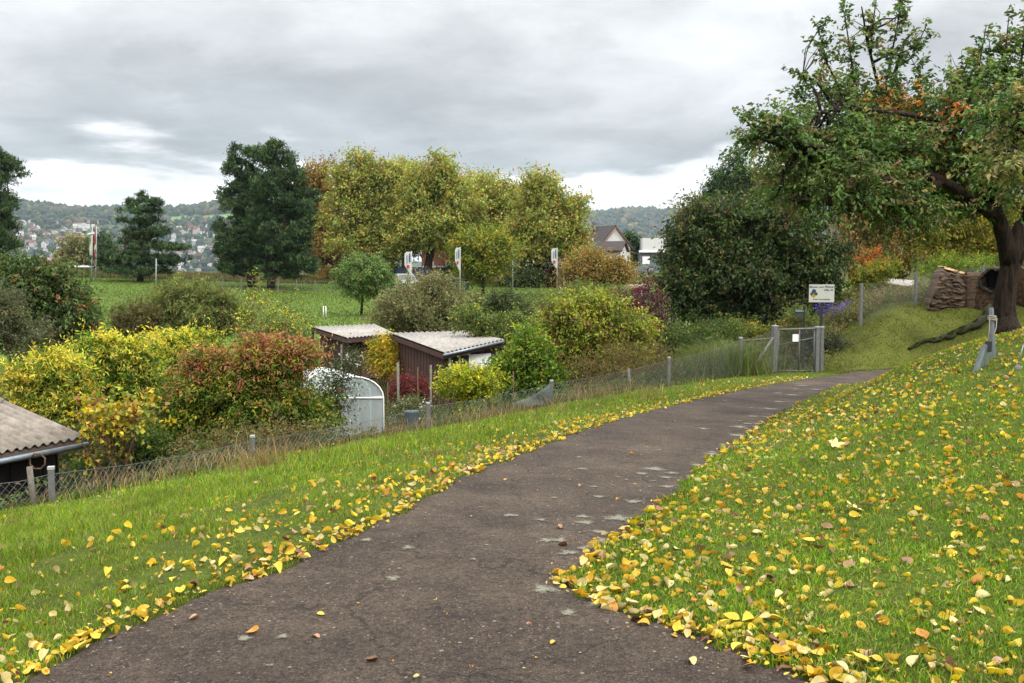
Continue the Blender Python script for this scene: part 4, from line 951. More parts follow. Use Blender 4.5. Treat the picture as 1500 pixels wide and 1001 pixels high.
    tag(np_mesh('garden_undergrowth', V, Q, C, M_LEAF), 'withering low plants of the garden behind the right fence', 'undergrowth', kind='stuff')
build_shrubs()

# ------------------------------------------------------------------ foreground cherry tree
def cherry():
    bd = 16.0; bx = (1474 - 750) / F * bd; base = np.array([bx, bd, h1(bx, bd)])
    root = empty('cherry_tree', base, 'leaning cherry tree with dark trunk and drooping green leaves on the right', 'tree')
    d = bd
    mb = MB()
    def pth(pts): return [P(px, py, dd) for px, py, dd in pts]
    tr = pth([(1478, 505, d), (1475, 490, d), (1471, 470, d), (1471, 445, d), (1474, 420, d), (1480, 392, d), (1484, 365, d), (1488, 350, d), (1494, 325, d)]); tr[2][0] -= .0
    mb.tube(tr, [.34, .25, .19, .165, .155, .15, .14, .11, .07], 18)
    for a, px2 in ((0, 1500), (1, 1448), (2, 1462), (3, 1490)):
        mb.tube([P(1474, 478, d - .05 * a), P((1474 + px2) / 2, 490, d - .12 * a), P(px2, 500, d - .2 * a + .1)], [.2, .15, .05], 8)
    # mossy surface root running down the slope to the left
    limbs = []
    def L(pts, r0, r1):
        p = pth(pts); mb.tube(p, list(np.linspace(r0, r1, len(p))), 10); limbs.append((p, r0, r1)); return p
    L([(1480, 390, d), (1472, 350, d), (1460, 315, d - .1), (1448, 280, d - .3), (1425, 245, d - .5), (1400, 200, d - .6), (1380, 160, d - .7)], .15, .045)
    L([(1460, 320, d), (1435, 300, d - .5), (1380, 265, d - 1), (1310, 240, d - 1.4), (1230, 225, d - 1.6), (1160, 205, d - 1.8), (1110, 190, d - 1.9)], .11, .02)
    L([(1448, 280, d - .3), (1400, 240, d + .5), (1340, 190, d + .6), (1290, 140, d + .4), (1270, 60, d + .2), (1262, 10, d)], .06, .010)
    L([(1482, 385, d), (1500, 345, d + .1), (1512, 290, d + .2), (1505, 220, d), (1480, 150, d - .4), (1465, 60, d - .6)], .15, .02)
    L([(1512, 300, d), (1545, 240, d - .5), (1600, 180, d - 1), (1660, 120, d - 1)], .14, .03)
    L([(1420, 240, d - .5), (1340, 215, d + 1.3), (1240, 230, d + 1.8), (1160, 250, d + 2)], .09, .015)
    L([(1400, 200, d - .6), (1370, 175, d - 1.0), (1310, 165, d - 1.2), (1250, 160, d - 1.2), (1190, 165, d - 1.2)], .05, .012)
    SH = []
    for pl in ([(1290, 175, 0), (1300, 110, .1), (1312, 50, .2), (1322, -10, .3)], [(1262, 170, -.2), (1250, 110, -.2), (1243, 60, -.1), (1236, 15, 0)], [(1312, 100, .2), (1335, 85, .2), (1358, 35, .1)], [(1240, 150, -.4), (1212, 95, -.5), (1198, 40, -.4)],
               [(1230, 165, -.6), (1195, 120, -.7), (1165, 105, -.7)], [(1275, 80, .1), (1278, 40, 0), (1284, -5, 0)], [(1420, 170, -.5), (1432, 110, -.6), (1444, 40, -.6)], [(1460, 150, -.7), (1472, 80, -.7), (1478, 22, -.7)], [(1400, 165, -.4), (1402, 130, -.4), (1415, 95, -.4)],
               [(1490, 130, -.5), (1500, 60, -.5), (1512, 10, -.4)], [(1150, 190, -1.6), (1115, 178, -1.7), (1085, 176, -1.7)], [(1150, 215, -1.6), (1115, 205, -1.7), (1086, 203, -1.7)], [(1180, 150, -1.2), (1160, 125, -1.2)], [(1345, 160, 0), (1350, 125, 0), (1347, 95, 0)]):
        p_ = pth([(a, b, d + c) for a, b, c in pl]); mb.tube(p_, list(np.linspace(.024, .006, len(p_))), 6); SH.append(np.array(p_))
    L([(1340, 200, d + .6), (1310, 110, d + .8), (1325, 60, d + .9), (1345, 40, d + .9)], .05, .01)
    L([(1380, 265, d - 1), (1340, 290, d - 1.8), (1280, 300, d - 2.2), (1200, 300, d - 2)], .06, .012)
    L([(1512, 290, d), (1500, 240, d - 2), (1470, 230, d - 4), (1450, 260, d - 5)], .08, .012)
    D = d
    bl = [(1270, 140, 44, 26, D), (1215, 150, 34, 20, D - .5), (1450, 130, 50, 26, D - .5),
          (1135, 200, 34, 16, D - 1.7), (1165, 172, 34, 14, D - 1.5), (1140, 238, 36, 22, D - 1.0), (1200, 200, 60, 34, D - 1.2), (1190, 250, 66, 32, D + .8), (1180, 285, 50, 22, D - 1.5), (1260, 215, 74, 44, D - 1), (1250, 270, 70, 36, D - 1.8),
          (1330, 190, 70, 46, D), (1340, 250, 76, 50, D - 1), (1330, 300, 60, 22, D - 1.4), (1400, 180, 70, 54, D - .6), (1410, 250, 76, 50, D + .2), (1385, 285, 50, 22, D + .6), (1460, 190, 60, 60, D - 1), (1485, 235, 50, 36, D - 1.6),
          (1485, 225, 30, 40, D - 5), (1500, 170, 40, 40, D - 4.5), (1550, 180, 60, 80, D), (1640, 150, 70, 70, D - .6), (1600, 220, 80, 60, D + .5), (1400, 225, 60, 30, D + 2), (1300, 235, 60, 30, D + 2)]
    blobs = [B(b[0], b[1], b[2], b[3], b[4], max(b[2], b[3]) * b[4] / F * .8) for b in bl]
    bb = np.array(blobs)
    ntw = 6600
    w = (bb[:, 3] * bb[:, 4] * bb[:, 5]) ** .62
    w[:3] *= .6; w[-5:] *= .45; w /= w.sum()
    idx = RNG.choice(len(bb), ntw, p=w)
    u = RNG.normal(size=(ntw, 3)); u /= np.linalg.norm(u, axis=1, keepdims=True)
    c = bb[idx, :3] + u * bb[idx, 3:6] * (RNG.random(ntw) ** .28)[:, None]
    kp = noise3(c, .55, 9) + RNG.normal(0, .05, ntw) > .465; c, u, idx = c[kp], u[kp], idx[kp]
    sc_, su_ = [], []
    for p_ in SH:
        Lp = np.linalg.norm(np.diff(p_, axis=0), axis=1).sum(); m_ = int(Lp * 24)
        t_ = RNG.random(m_) * (len(p_) - 1.001); i_ = t_.astype(int); f_ = (t_ - i_)[:, None]
        q_ = p_[i_] * (1 - f_) + p_[i_ + 1] * f_; a_ = RNG.normal(size=(m_, 3)); a_[:, 2] = np.abs(a_[:, 2]) * .5; a_ /= np.linalg.norm(a_, axis=1, keepdims=True)
        sc_.append(q_ + a_ * .03); su_.append(a_)
    sc_ = np.vstack(sc_); su_ = np.vstack(su_); nsh = len(sc_)
    c = np.vstack([c, sc_]); u = np.vstack([u, su_]); idx = np.concatenate([idx, np.zeros(nsh, int)]); ntw = len(c); shoot = np.arange(ntw) >= ntw - nsh
    dirs = u * [1, 1, .4] + RNG.normal(0, .6, (ntw, 3)); dirs[:, 2] += .05
    up = bb[idx, 2] > P(0, 150, D)[2]
    dirs[up, 2] += .9
    dirs /= np.linalg.norm(dirs, axis=1, keepdims=True)
    per = 15; ln = np.where(shoot, RNG.uniform(.16, .34, ntw), RNG.uniform(.25, .6, ntw))
    t = np.tile(np.linspace(0, 1, per), ntw)
    D2 = np.repeat(dirs, per, 0)
    pos = np.repeat(c, per, 0) + D2 * (t * np.repeat(ln, per))[:, None]; pos[:, 2] -= (t ** 2) * .10 * np.repeat(ln / .5, per)
    rnd = RNG.normal(0, 1, (len(pos), 3)); rnd[:, 2] *= .4
    ax = rnd * .9 + D2 * .5; ax[:, 2] -= .75
    ax /= np.linalg.norm(ax, axis=1, keepdims=True)
    sz = .088 * RNG.uniform(.65, 1.2, len(pos))
    cc = pal_cols(ntw, PAL_CHERRY)
    def near(px, py, dd, r): return np.linalg.norm((c - P(px, py, dd)) * [1, .25, 1], axis=1) < r
    org = near(1330, 150, D - 1, .42) | near(1300, 160, D - 1, .22) | near(1395, 168, D - 1, .2) | near(1390, 205, D - 1, .2) | near(1350, 185, D - 1, .12)
    org &= (RNG.random(ntw) < .42) & (c[:, 1] < D + .2)
    cc[org] = np.array(S(208, 136, 66, .62))
    yel = near(1475, 260, D - 5, .5) & (RNG.random(ntw) < .7); cc[yel] = np.array(S(146, 144, 76, .6))
    rd = (RNG.random(ntw) < .05); cc[rd] = np.array(S(150, 132, 84, .6))
    cc = jitter(cc, .15)
    V, Q, C = leaf_quads(pos + ax * sz[:, None] * .5 + RNG.normal(0, .02, pos.shape), ax, sz, sz * .5, jitter(np.repeat(cc, per, 0), .16), nrm=RNG.normal(size=pos.shape))
    np_mesh('crown', V, Q, C, M_LEAF, root)
    # branches to the twigs
    allp = np.array([np.array(q) for l in limbs for q in l[0]]); 
    dense = []; 
    for p, r0, r1 in limbs:
        for i in range(len(p) - 1):
            for k in range(5): dense.append(np.array(p[i]) + (np.array(p[i + 1]) - np.array(p[i])) * k / 5)
    dense = np.array(dense)
    sec = []
    for bi in range(len(bb)):
        for _ in range(7):
            j = RNG.choice(np.where(idx == bi)[0]) if (idx == bi).any() else 0
            tgt = c[j]; a = dense[np.argmin(((dense - tgt) ** 2).sum(1) + RNG.random(len(dense)) * .3)]
            sec.append(limb(mb, a, tgt, .028, .006, seg=5, wob=.10, sides=5, sag=.05))
    sp = np.array([np.array(q) for l in sec for q in l])
    for j in RNG.permutation(ntw)[:1300]:
        tgt = c[j]; a = sp[np.argmin(((sp - tgt) ** 2).sum(1))]
        e = tgt + dirs[j] * ln[j]; e2 = e - np.array([0, 0, .08])
        mb.tube([a, (a + tgt) / 2 + RNG.normal(size=3) * .05, tgt, e2], [.009, .007, .005, .003], 3, cap=False)
    mb.build('trunk', M_BARKC, root)
cherry()

# ------------------------------------------------------------------ corrugated roof sheet: origin corner, along-ridge vector u (across waves), slope vector v
def corrugated(mb, o, u, v, pitch, amp, mi=0, th=.012, far=None):
    o = np.array(o, float); u = np.array(u, float); v = np.array(v, float)
    Lu = np.linalg.norm(u); n = int(Lu / pitch) * 6
    nn = np.cross(u, v); nn /= np.linalg.norm(nn)
    if nn[2] < 0: nn = -nn
    top = []; 
    for i in range(n + 1):
        t = i / n; hh = amp * math.cos(2 * math.pi * t * Lu / pitch)
        top.append((t, hh))
    pts = []
    for t, hh in top:
        for s, k in ((0, 0), (1, 0), (0, -th), (1, -th)):
            pts.append(o + u * t + (v if far is None else v * (1 - t) + (np.array(far) - o - u) * t) * s + nn * (hh + k))
    f = []
    for i in range(n):
        a = i * 4; b = a + 4
        f += [(a, b, b + 1, a + 1), (a + 2, a + 3, b + 3, b + 2), (a, a + 2, b + 2, b), (a + 1, b + 1, b + 3, a + 3)]
    f += [(0, 1, 3, 2), (n * 4, n * 4 + 2, n * 4 + 3, n * 4 + 1)]
    mb.poly(pts, f, mi, True)
M_ROOF = plain('fibre_cement_sheet', S(168, 162, 154, .68), .85, .3, 2.5, bump=.3)
M_ROOFD = plain('weathered_roof_sheet', S(150, 140, 128, .62), .9, .38, 5, bump=.4)
M_DARKWOOD = plain('dark_stained_wood', (.018, .014, .012), .8, .4, 4)
M_FASCIA = plain('fascia_boards', S(120, 104, 94, .55), .8, .3, 5)

def board_wall(mb, a, b, z0, za, zb, t=.03, mi=0, bw=.14):
    """vertical boards from a to b (xy), bottom z0, tops interpolated za..zb"""
    a = np.array(a, float); b = np.array(b, float); L = np.linalg.norm(b - a); n = max(2, int(L / bw)); e = (b - a) / L; nr = np.array([-e[1], e[0]])
    for i in range(n):
        s0, s1 = L * i / n + .004, L * (i + 1) / n - .004; off = .012 * (i % 2)
        zt0 = za + (zb - za) * s0 / L; zt1 = za + (zb - za) * s1 / L
        p = []
        for s, zt in ((s0, zt0), (s1, zt1)):
            for o_ in (off, off + t):
                q = a + e * s + nr * o_
                p += [(q[0], q[1], z0), (q[0], q[1], zt)]
        mb.poly(p, [(0, 1, 5, 4), (2, 6, 7, 3), (0, 2, 3, 1), (4, 5, 7, 6), (1, 3, 7, 5), (0, 4, 6, 2)], mi)

def quad_shed(name, label, c, h_hi, h_lo, group=None, wallmat=M_BROWNPL, inset=.3, roofmat=M_ROOF, pitch=.177):
    """c: roof corners (world 3D) front_left, front_right, back_right, back_left; waves run front to back"""
    c = [np.array(q, float) for q in c]
    mid = sum(c) / 4
    gz = min(h1(q[0], q[1]) for q in c) - .1
    root = empty(name, (mid[0], mid[1], gz + .1), label, 'shed', group)
    mb = MB(); corrugated(mb, c[0], c[1] - c[0], c[3] - c[0], pitch, .028, far=c[2]); mb.build('roof', roofmat, root)
    ins = [q + (mid - q) * inset * .5 for q in c]
    mb = MB()
    for i, j in ((0, 1), (1, 2), (2, 3), (3, 0)):
        board_wall(mb, ins[i][:2], ins[j][:2], gz, ins[i][2] - .10, ins[j][2] - .10)
    mb.build('wall', wallmat, root)
    mb = MB()
    for i, j in ((0, 1), (1, 2), (2, 3), (3, 0)):
        a, b = c[i] - [0, 0, .13], c[j] - [0, 0, .13]; a = a + (mid - a) * .02; b = b + (mid - b) * .02
        L = np.linalg.norm(b - a); n = np.array([-(b - a)[1], (b - a)[0], 0]); n /= np.linalg.norm(n)
        p = [a + n * .015 + [0, 0, .075], a - n * .015 + [0, 0, .075], b - n * .015 + [0, 0, .075], b + n * .015 + [0, 0, .075]]
        p += [q - np.array([0, 0, .17]) for q in p]
        mb.poly(p, [(0, 1, 2, 3), (7, 6, 5, 4), (0, 4, 5, 1), (1, 5, 6, 2), (2, 6, 7, 3), (3, 7, 4, 0)])
    mb.build('fascia', M_BROWNPL if wallmat == M_BROWNPL else M_FASCIA, root)
    return root, ins, gz
def build_sheds():
    # nearer shed: long side seen from its left, low front eave facing us
    fl = P(650, 517, 32.5); fr = P(738, 497, 34.2); br = P(684, 485, 38.6); bl_ = P(570, 488, 37)
    root, ins, gz = quad_shed('garden_shed', 'nearer brown boarded garden shed with pale corrugated roof', (fl, fr, br, bl_), 0, 0, 'brown garden sheds')
    a, b = ins[0], ins[1]; e = (b - a) / np.linalg.norm(b - a); n = np.array([e[1], -e[0], 0.])
    mb = MB(); L = np.linalg.norm((b - a)[:2])
    c = a + e * L * .68 + n * .06; mb.box((c[0], c[1], a[2] - .62), (.9, .04, .85), math.atan2(e[1], e[0])); mb.build('white_panel', M_WHITE, root)
    mb = MB(); c = a + e * L * .26 + n * .05; mb.box((c[0], c[1], a[2] - .5), (.8, .03, .6), math.atan2(e[1], e[0])); w = mb.build('window', M_GLASS, root)
    mb = MB(); c = a + e * L * .26 + n * .07; 
    for dx, dz, sx, sz in ((-.42, 0, .05, .7), (.42, 0, .05, .7), (0, .33, .8, .05), (0, -.33, .8, .05), (0, 0, .03, .6)):
        q = c + e * dx; mb.box((q[0], q[1], a[2] - .5 + dz), (sx, .05, sz), math.atan2(e[1], e[0]))
    f = mb.build('frame', M_WHITE, None); f.parent = w; f.location = -wpos(root)
    mb = MB(); mb.tube([fl + [0, 0, -.08] - np.array([.0, .04, 0]), fr + [0, 0, -.08] - np.array([0, .04, 0])], .05, 8); mb.build('gutter', M_STEEL, root)
    # farther shed with open porch on the left
    fl = P(507, 495, 40); fr = P(578, 489, 41.5); br = P(548, 475, 46); bl_ = P(455, 479, 44.5)
    root, ins, gz = quad_shed('garden_shed', 'farther brown garden shed with open porch on its left', (fl, fr, br, bl_), 0, 0, 'brown garden sheds', inset=.42)
    for q in (bl_, (bl_ * .55 + fl * .45)):
        mb = MB(); q = q + ((fr + br) / 2 - q) * .03; mb.box((q[0], q[1], (q[2] - .1 + gz) / 2), (.09, .09, q[2] - .1 - gz)); mb.build('porch_post', M_BROWNPL, root)
    a, b = ins[0], ins[1]; e = (b - a) / np.linalg.norm(b - a); n = np.array([e[1], -e[0], 0.])
    mb = MB(); c = a + e * .95 + n * .05; mb.box((c[0], c[1], a[2] - 1.0), (.75, .03, 1.6), math.atan2(e[1], e[0])); dr = mb.build('door', M_BROWNPL, root)
    mb = MB(); c = c + n * .03; mb.box((c[0], c[1], a[2] - .65), (.4, .03, .5), math.atan2(e[1], e[0])); o = mb.build('pane', M_GLASS, None); o.parent = dr; o.location = -wpos(root)
    # left shed, nearest: dark walls, weathered grey corrugated roof in two courses
    er = P(124, 640, 15.6); el = er + np.array([-1.45, -2.85, .0]); rr = P(20, 572, 19.4); slope = rr - er
    slope = np.array([-3.5, 1.95, .86])
    root = empty('garden_shed', (er[0] - 2.4, er[1] - .4, h1(er[0] - 2.4, er[1] - .4)), 'dark garden shed with weathered grey corrugated roof at the left edge', 'shed', 'garden sheds beside the allotment')
    mb = MB(); u = el - er
    corrugated(mb, er, u, slope * .52, .15, .027); corrugated(mb, er + slope * .50 + np.array([0, 0, .02]), u, slope * .52, .15, .027)
    mb.build('roof', M_ROOFD, root)
    e = u / np.linalg.norm(u)
    mb = MB(); q = er + u * .5 + slope * .012 + np.array([0, 0, -.10]); mb.box(q, (np.linalg.norm(u) - .02, .03, .12), math.atan2(e[1], e[0])); mb.build('fascia', M_FASCIA, root)
    mb = MB(); mb.tube([er + np.array([.06, -.03, -.12]), el + np.array([.06, -.03, -.14])], .045, 8); mb.build('gutter', M_STEEL, root)
    gz = min(h1(er[0] - 1.5, er[1]), h1(er[0] - 3, er[1])) - .3
    mb = MB(); a = er + slope * .1 + u * .06; b = a + u * .88; sb = slope * .85
    board_wall(mb, b[:2], a[:2], gz, b[2] - .08, a[2] - .08); board_wall(mb, a[:2], (a + sb)[:2], gz, a[2] - .1, a[2] + sb[2] - .1)
    board_wall(mb, (a + sb)[:2], (b + sb)[:2], gz, a[2] + sb[2] - .1, a[2] + sb[2] - .1); board_wall(mb, (b + sb)[:2], b[:2], gz, b[2] + sb[2] - .1, b[2] - .1)
    mb.build('wall', M_DARKWOOD, root)
    # round wooden ornament on the dark wall
    c = P(55, 676, a[1] - 1.0); mb = MB(); R = .11
    pts = [(c[0] + R * (1 + .12 * (k % 2)) * math.cos(k * math.pi / 8), c[1], c[2] + R * (1 + .12 * (k % 2)) * math.sin(k * math.pi / 8)) for k in range(17)]
    mb.tube(pts, .014, 5, cap=False); o = mb.build('wall_ornament', M_TWIG); tag(o, 'round wooden star ornament hanging on the dark shed wall', 'ornament')
build_sheds()

def greenhouse():
    m, nt, b = new_mat('clear_plastic_film'); b.inputs['Base Color'].default_value = (.50, .55, .55, 1); b.inputs['Roughness'].default_value = .35
    t = nt.nodes.new('ShaderNodeBsdfTransparent'); t.inputs[0].default_value = (.85, .9, .9, 1); mx = nt.nodes.new('ShaderNodeMixShader')
    n = nt.nodes.new('ShaderNodeTexNoise'); n.inputs['Scale'].default_value = 3; n.inputs['Detail'].default_value = 6; mr = nt.nodes.new('ShaderNodeMapRange'); mr.inputs[1].default_value = .3; mr.inputs[2].default_value = .7
    mr.inputs[3].default_value = .42; mr.inputs[4].default_value = .66
    nt.links.new(n.outputs[0], mr.inputs[0]); nt.links.new(mr.outputs[0], mx.inputs[0]); nt.links.new(t.outputs[0], mx.inputs[1]); nt.links.new(b.outputs[0], mx.inputs[2])
    nt.links.new(mx.outputs[0], nt.nodes['Material Output'].inputs['Surface'])
    d = 21.5; r = P(562, 585, d); l = P(478, 585, d)
    cx = (r[0] + l[0]) / 2; w = (r[0] - l[0]) / 2; zt = P(0, 552, d)[2]; ze = P(0, 583, d)[2]; gz = h1(cx, d) - .1
    root = empty('greenhouse', (cx, d, gz + .1), 'small arched greenhouse of cloudy clear plastic film', 'greenhouse')
    prof = [(-w, gz)] + [(-w, ze)] + [(-w * math.cos(math.pi * k / 12), ze + (zt - ze) * math.sin(math.pi * k / 12)) for k in range(1, 12)] + [(w, ze), (w, gz)]
    dep = np.array([-1.15, 2.0])
    mb = MB(); V = [(cx + x, d, z) for x, z in prof] + [(cx + x + dep[0], d + dep[1], z) for x, z in prof]; n = len(prof)
    mb.poly(V, [(i, i + 1, n + i + 1, n + i) for i in range(n - 1)], 0, True); mb.build('film_cover', m, root)
    mb = MB(); mb.poly([(cx + x, d, z) for x, z in prof], [tuple(range(n))]); mb.build('end_panel', m, root)
    mb = MB(); mb.poly([(cx + x + dep[0], d + dep[1], z) for x, z in prof], [tuple(range(n))]); mb.build('end_panel', m, root)
    mb = MB()
    for t in (0, .33, .66, 1):
        mb.tube([(cx + x + dep[0] * t, d + dep[1] * t - .015 * (t == 0), z) for x, z in prof], .016, 6)
    mb.tube([(cx - w, d - .015, ze), (cx + w, d - .015, ze)], .018, 6); mb.tube([(cx - w, d - .015, ze - .06), (cx + w, d - .015, ze + .03)], .012, 6)
    mb.tube([(cx, d, zt), (cx + dep[0], d + dep[1], zt)], .014, 6)
    mb.build('frame', M_WHITE, root)
greenhouse()

# ------------------------------------------------------------------ wire fences and the gate
def chainlink(mb, a, b, za, zb, ta, tb, cell=.06, r=.0016):
    """a,b: xy ends; za,zb bottoms; ta,tb tops"""
    a = np.array(a); b = np.array(b); L = np.linalg.norm(b - a)
    def pt(s, h): f = s / L; z0 = za + (zb - za) * f; z1 = ta + (tb - ta) * f; q = a + (b - a) * f; return np.array([q[0], q[1], z0 + (z1 - z0) * h])
    Hh = ((ta - za) + (tb - zb)) / 2
    st = cell * 1.41
    for sg in (1, -1):
        s = -Hh
        while s < L + Hh:
            s0, s1 = s, s + sg * Hh
            lo, hi = 0., 1.
            for bound, cond in ((0, min), (L, max)):
                pass
            # clip parametric t in [0,1] for s in [0,L]
            ds = s1 - s0
            t0 = (0 - s0) / ds; t1 = (L - s0) / ds
            if t0 > t1: t0, t1 = t1, t0
            lo = max(0, t0); hi = min(1, t1)
            if hi - lo > .01:
                mb.tube([pt(s0 + ds * lo, lo), pt(s0 + ds * hi, hi)], r, 3, cap=False, smooth=False)
            s += st
M_CAP = plain('pale_concrete_cap', S(196, 198, 196, .55), .8, .1, 9)
def post_mesh(parent, x, y, zt, w=.075, mat=M_CONC, cap=True, name='post', zb=None):
    zb = (h1(x, y) - .2) if zb is None else zb
    mb = MB(); mb.box((x, y, (zt + zb) / 2), (w, w, zt - zb), .3)
    if cap: mb.box((x, y, zt + .018), (w * 1.12, w * 1.12, .03), .3, 1)
    return mb.build(name, [mat, M_CAP if mat is M_CONC else mat], parent)
def px2(px, d): return ((px - 750) / F * d, d)
def build_fences():
    posts = [(-75, 703, 9.6), (75, 688, 10.5), (370, 641, 14.0), (627, 592, 17.8), (808, 559, 20.7), (980, 525, 23.8), (1085, 496, 26.0), (1135, 480, 27)]
    root = empty('wire_fence', (-3.65, 14, h1(-3.65, 14)), 'long low wire mesh fence on grey posts along the left verge', 'fence')
    W = []
    for px, py, d in posts:
        p = P(px, py, d); W.append(p)
        if px != 1135: post_mesh(root, p[0], p[1], p[2], .06 if px < 1000 else .08, M_CONC)
    mb = MB()
    for a, b in zip(W[:-1], W[1:]):
        n = 3
        for i in range(n):
            q0 = a + (b - a) * i / n; q1 = a + (b - a) * (i + 1) / n
            s0 = -.05 * math.sin(math.pi * i / n); s1 = -.05 * math.sin(math.pi * (i + 1) / n)
            chainlink(mb, q0[:2], q1[:2], h1(q0[0], q0[1]) + .0, h1(q1[0], q1[1]), q0[2] - .05 + s0, q1[2] - .05 + s1, .062 if a[1] < 19 else .075, .0018 if a[1] < 19 else .0024)
            mb.tube([q0 + [0, 0, -.05 + s0], q1 + [0, 0, -.05 + s1]], .0032, 4, cap=False)
    mb.build('wire_mesh', M_WIRE, root)
    # brace of the gate corner
    mb = MB(); a = P(1132, 495, 26.9); b = P(1101, 544, 26.2); mb.tube([a, b], .035, 6); mb.build('brace', M_CONC, root)
    mb = MB(); mb.tube([P(1085, 500, 26.0), P(1135, 495, 26.95)], .015, 6); mb.build('rail', M_WOOD_OLD, root)
    # old wooden stakes standing at the fence
    for k, (px, py, d, lab) in enumerate(((46, 684, 10.3, 'old wooden stake leaning in the fence left of the first grey post'), (922, 540, 23.3, 'old brown wooden stake in the fence before the tall bush'))):
        p = P(px, py, d); mb = MB(); z0 = h1(p[0], p[1]) - .1; mb.tube([(p[0] + .03, p[1], z0), (p[0], p[1], z0 * .5 + p[2] * .5), (p[0] - .02, p[1], p[2])], [.034, .032, .03], 7)
        tag(mb.build('wooden_stake', M_WOOD_OLD), lab, 'stake')
    # gate
    gl = P(1135, 480, 27); gr = P(1197, 480, 27.1); gr2 = P(1204, 480, 27.45)
    root = empty('garden_gate', (gl[0], gl[1], h1(gl[0], gl[1])), 'low garden gate of wire mesh in a grey frame between concrete posts', 'gate')
    post_mesh(root, gl[0], gl[1], gl[2] + .03, .13, M_CONC, name='gate_post'); post_mesh(root, gr[0], gr[1], gr[2], .10, M_CONC, name='gate_post'); post_mesh(root, gr2[0], gr2[1], gr2[2], .09, M_CONC, name='gate_post')
    z0 = h1(gl[0] + .5, gl[1]) + .06; zt = gl[2] - .06
    mb = MB(); a = np.array([gl[0] + .1, gl[1] - .02]); b = np.array([gr[0] - .08, gr[1] - .02]); m_ = (a + b) / 2 + np.array([.08, 0])
    for q0, q1 in (((a[0], a[1], z0), (a[0], a[1], zt)), ((b[0], b[1], z0), (b[0], b[1], zt)), ((m_[0], m_[1], z0), (m_[0], m_[1], zt))): mb.tube([q0, q1], .018, 6)
    mb.tube([(a[0] - .05, a[1], zt), (b[0] + .05, b[1], zt + .03)], .03, 6); mb.tube([(a[0], a[1], z0), (b[0], b[1], z0)], .02, 6)
    mb.tube([(a[0], a[1], zt - .42), (b[0], b[1], zt - .22)], .014, 6)
    mb.build('frame', M_CONC, root)
    mb = MB(); chainlink(mb, a, b, z0, z0, zt - .02, zt, .05, .0022); mb.build('wire_mesh', M_WIRE, root)
    mb = MB(); mb.box((a[0] + .45, a[1] - .04, zt - .22), (.16, .012, .2)); mb.build('notice_plate', M_WHITE, root)
    # right garden fence
    rp = [(1204, 480, 27.45), (1262, 415, 31), (1342, 402, 31.6), (1440, 388, 33.4), (1530, 376, 34.6)]
    root = empty('wire_fence', (P(1262, 415, 31)[0], 31, h1(P(1262, 415, 31)[0], 31)), 'taller wire mesh fence on slim grey posts in front of the right garden', 'fence')
    W = [P(*q) for q in rp]; mb = MB()
    for i, p in enumerate(W):
        if i: post_mesh(root, p[0], p[1], p[2], .075, M_CONC, cap=False)
    for a, b in zip(W[1:-1], W[2:]):
        chainlink(mb, a[:2], b[:2], h1(a[0], a[1]), h1(b[0], b[1]), a[2] - .04, b[2] - .04, .07, .0026)
    mb.build('wire_mesh', M_WIRE, root)
    # meadow fence far behind
    root = empty('pasture_fence', (P(440, 410, 90)[0], 90, h1(P(440, 410, 90)[0], 90)), 'thin post and wire pasture fence below the dark pines', 'fence')
    mb = MB(); last = None
    for px in range(300, 640, 27):
        x, y = px2(px, 88); z = h1(x, y); post_mesh(root, x, y, z + 1.15, .10, M_WOOD_OLD, cap=False)
        if last is not None:
            for hh in (.35, .7, 1.05): mb.tube([(last[0], last[1], last[2] + hh), (x, y, z + hh)], .012, 4, cap=False)
        last = (x, y, z)
    mb.build('wire', M_WIRE, root)
    for px, d in ((474, 0), (476.5, 1)):
        c = hit(px + d * 1.2, 466); mb = MB(); mb.tube([c, c + np.array([0, 0, .72])], .03, 6)
        tag(mb.build('white_stake', M_WHITE), ('left' if d == 0 else 'right') + ' one of two short white stakes on the meadow', 'stake', 'white stakes on the meadow')
    # garden poles between the sheds and the fence
    for px, py, d, r, lab in ((583, 531, 24, .03, 'grey garden pole with pale top right of the greenhouse'), (612, 538, 24, .014, 'thin pale garden cane before the dark red shrub'), (631, 535, 25, .026, 'brown wooden garden post before the nearer shed'), (568, 560, 26, .012, 'thin cane beside the greenhouse'), (752, 545, 22, .014, 'thin cane in the green shrub'), (500, 505, 34, .03, 'wooden post by the open porch')):
        p = P(px, py, d); mb = MB(); mb.tube([(p[0], p[1], h1(p[0], p[1]) - .1), p], r, 8)
        tag(mb.build('garden_pole', M_WOOD_OLD if r > .02 else M_TWIG), lab, 'pole')
    # dark netting thrown over the fence, rolled hose drum
    mb = MB(); a = P(805, 560, 20.4); n = 14; m = 7; V = []
    for i in range(n + 1):
        for j in range(m + 1):
            s = i / n; t = j / m; top = P(806 - 55 * s, 562 + 30 * s ** .7, 20.5 - s * .6); bot = P(812 - 62 * s, 597 - 2 * s, 20.5 - s * .7)
            q = top + (bot - top) * t; q = q + np.array([0, -.08 * math.sin(3 * s * math.pi + t * 2) * (1 - abs(t - .5)), .02 * math.sin(9 * s + 5 * t)]); V.append(q)
    mb.poly(V, [(i * (m + 1) + j, (i + 1) * (m + 1) + j, (i + 1) * (m + 1) + j + 1, i * (m + 1) + j + 1) for i in range(n) for j in range(m)], 0, True)
    o = mb.build('garden_netting', plain('dark_net', S(96, 106, 100, .6), .9, .4, 40))
    sol = o.modifiers.new('thickness', 'SOLIDIFY'); sol.thickness = .01
    tag(o, 'grey green netting draped from a fence post', 'netting')
    # small grey bucket-like tub
    c = hit(603, 628); c = P(603, 628, 18.6); mb = MB(); z0 = h1(c[0], c[1]) + .05
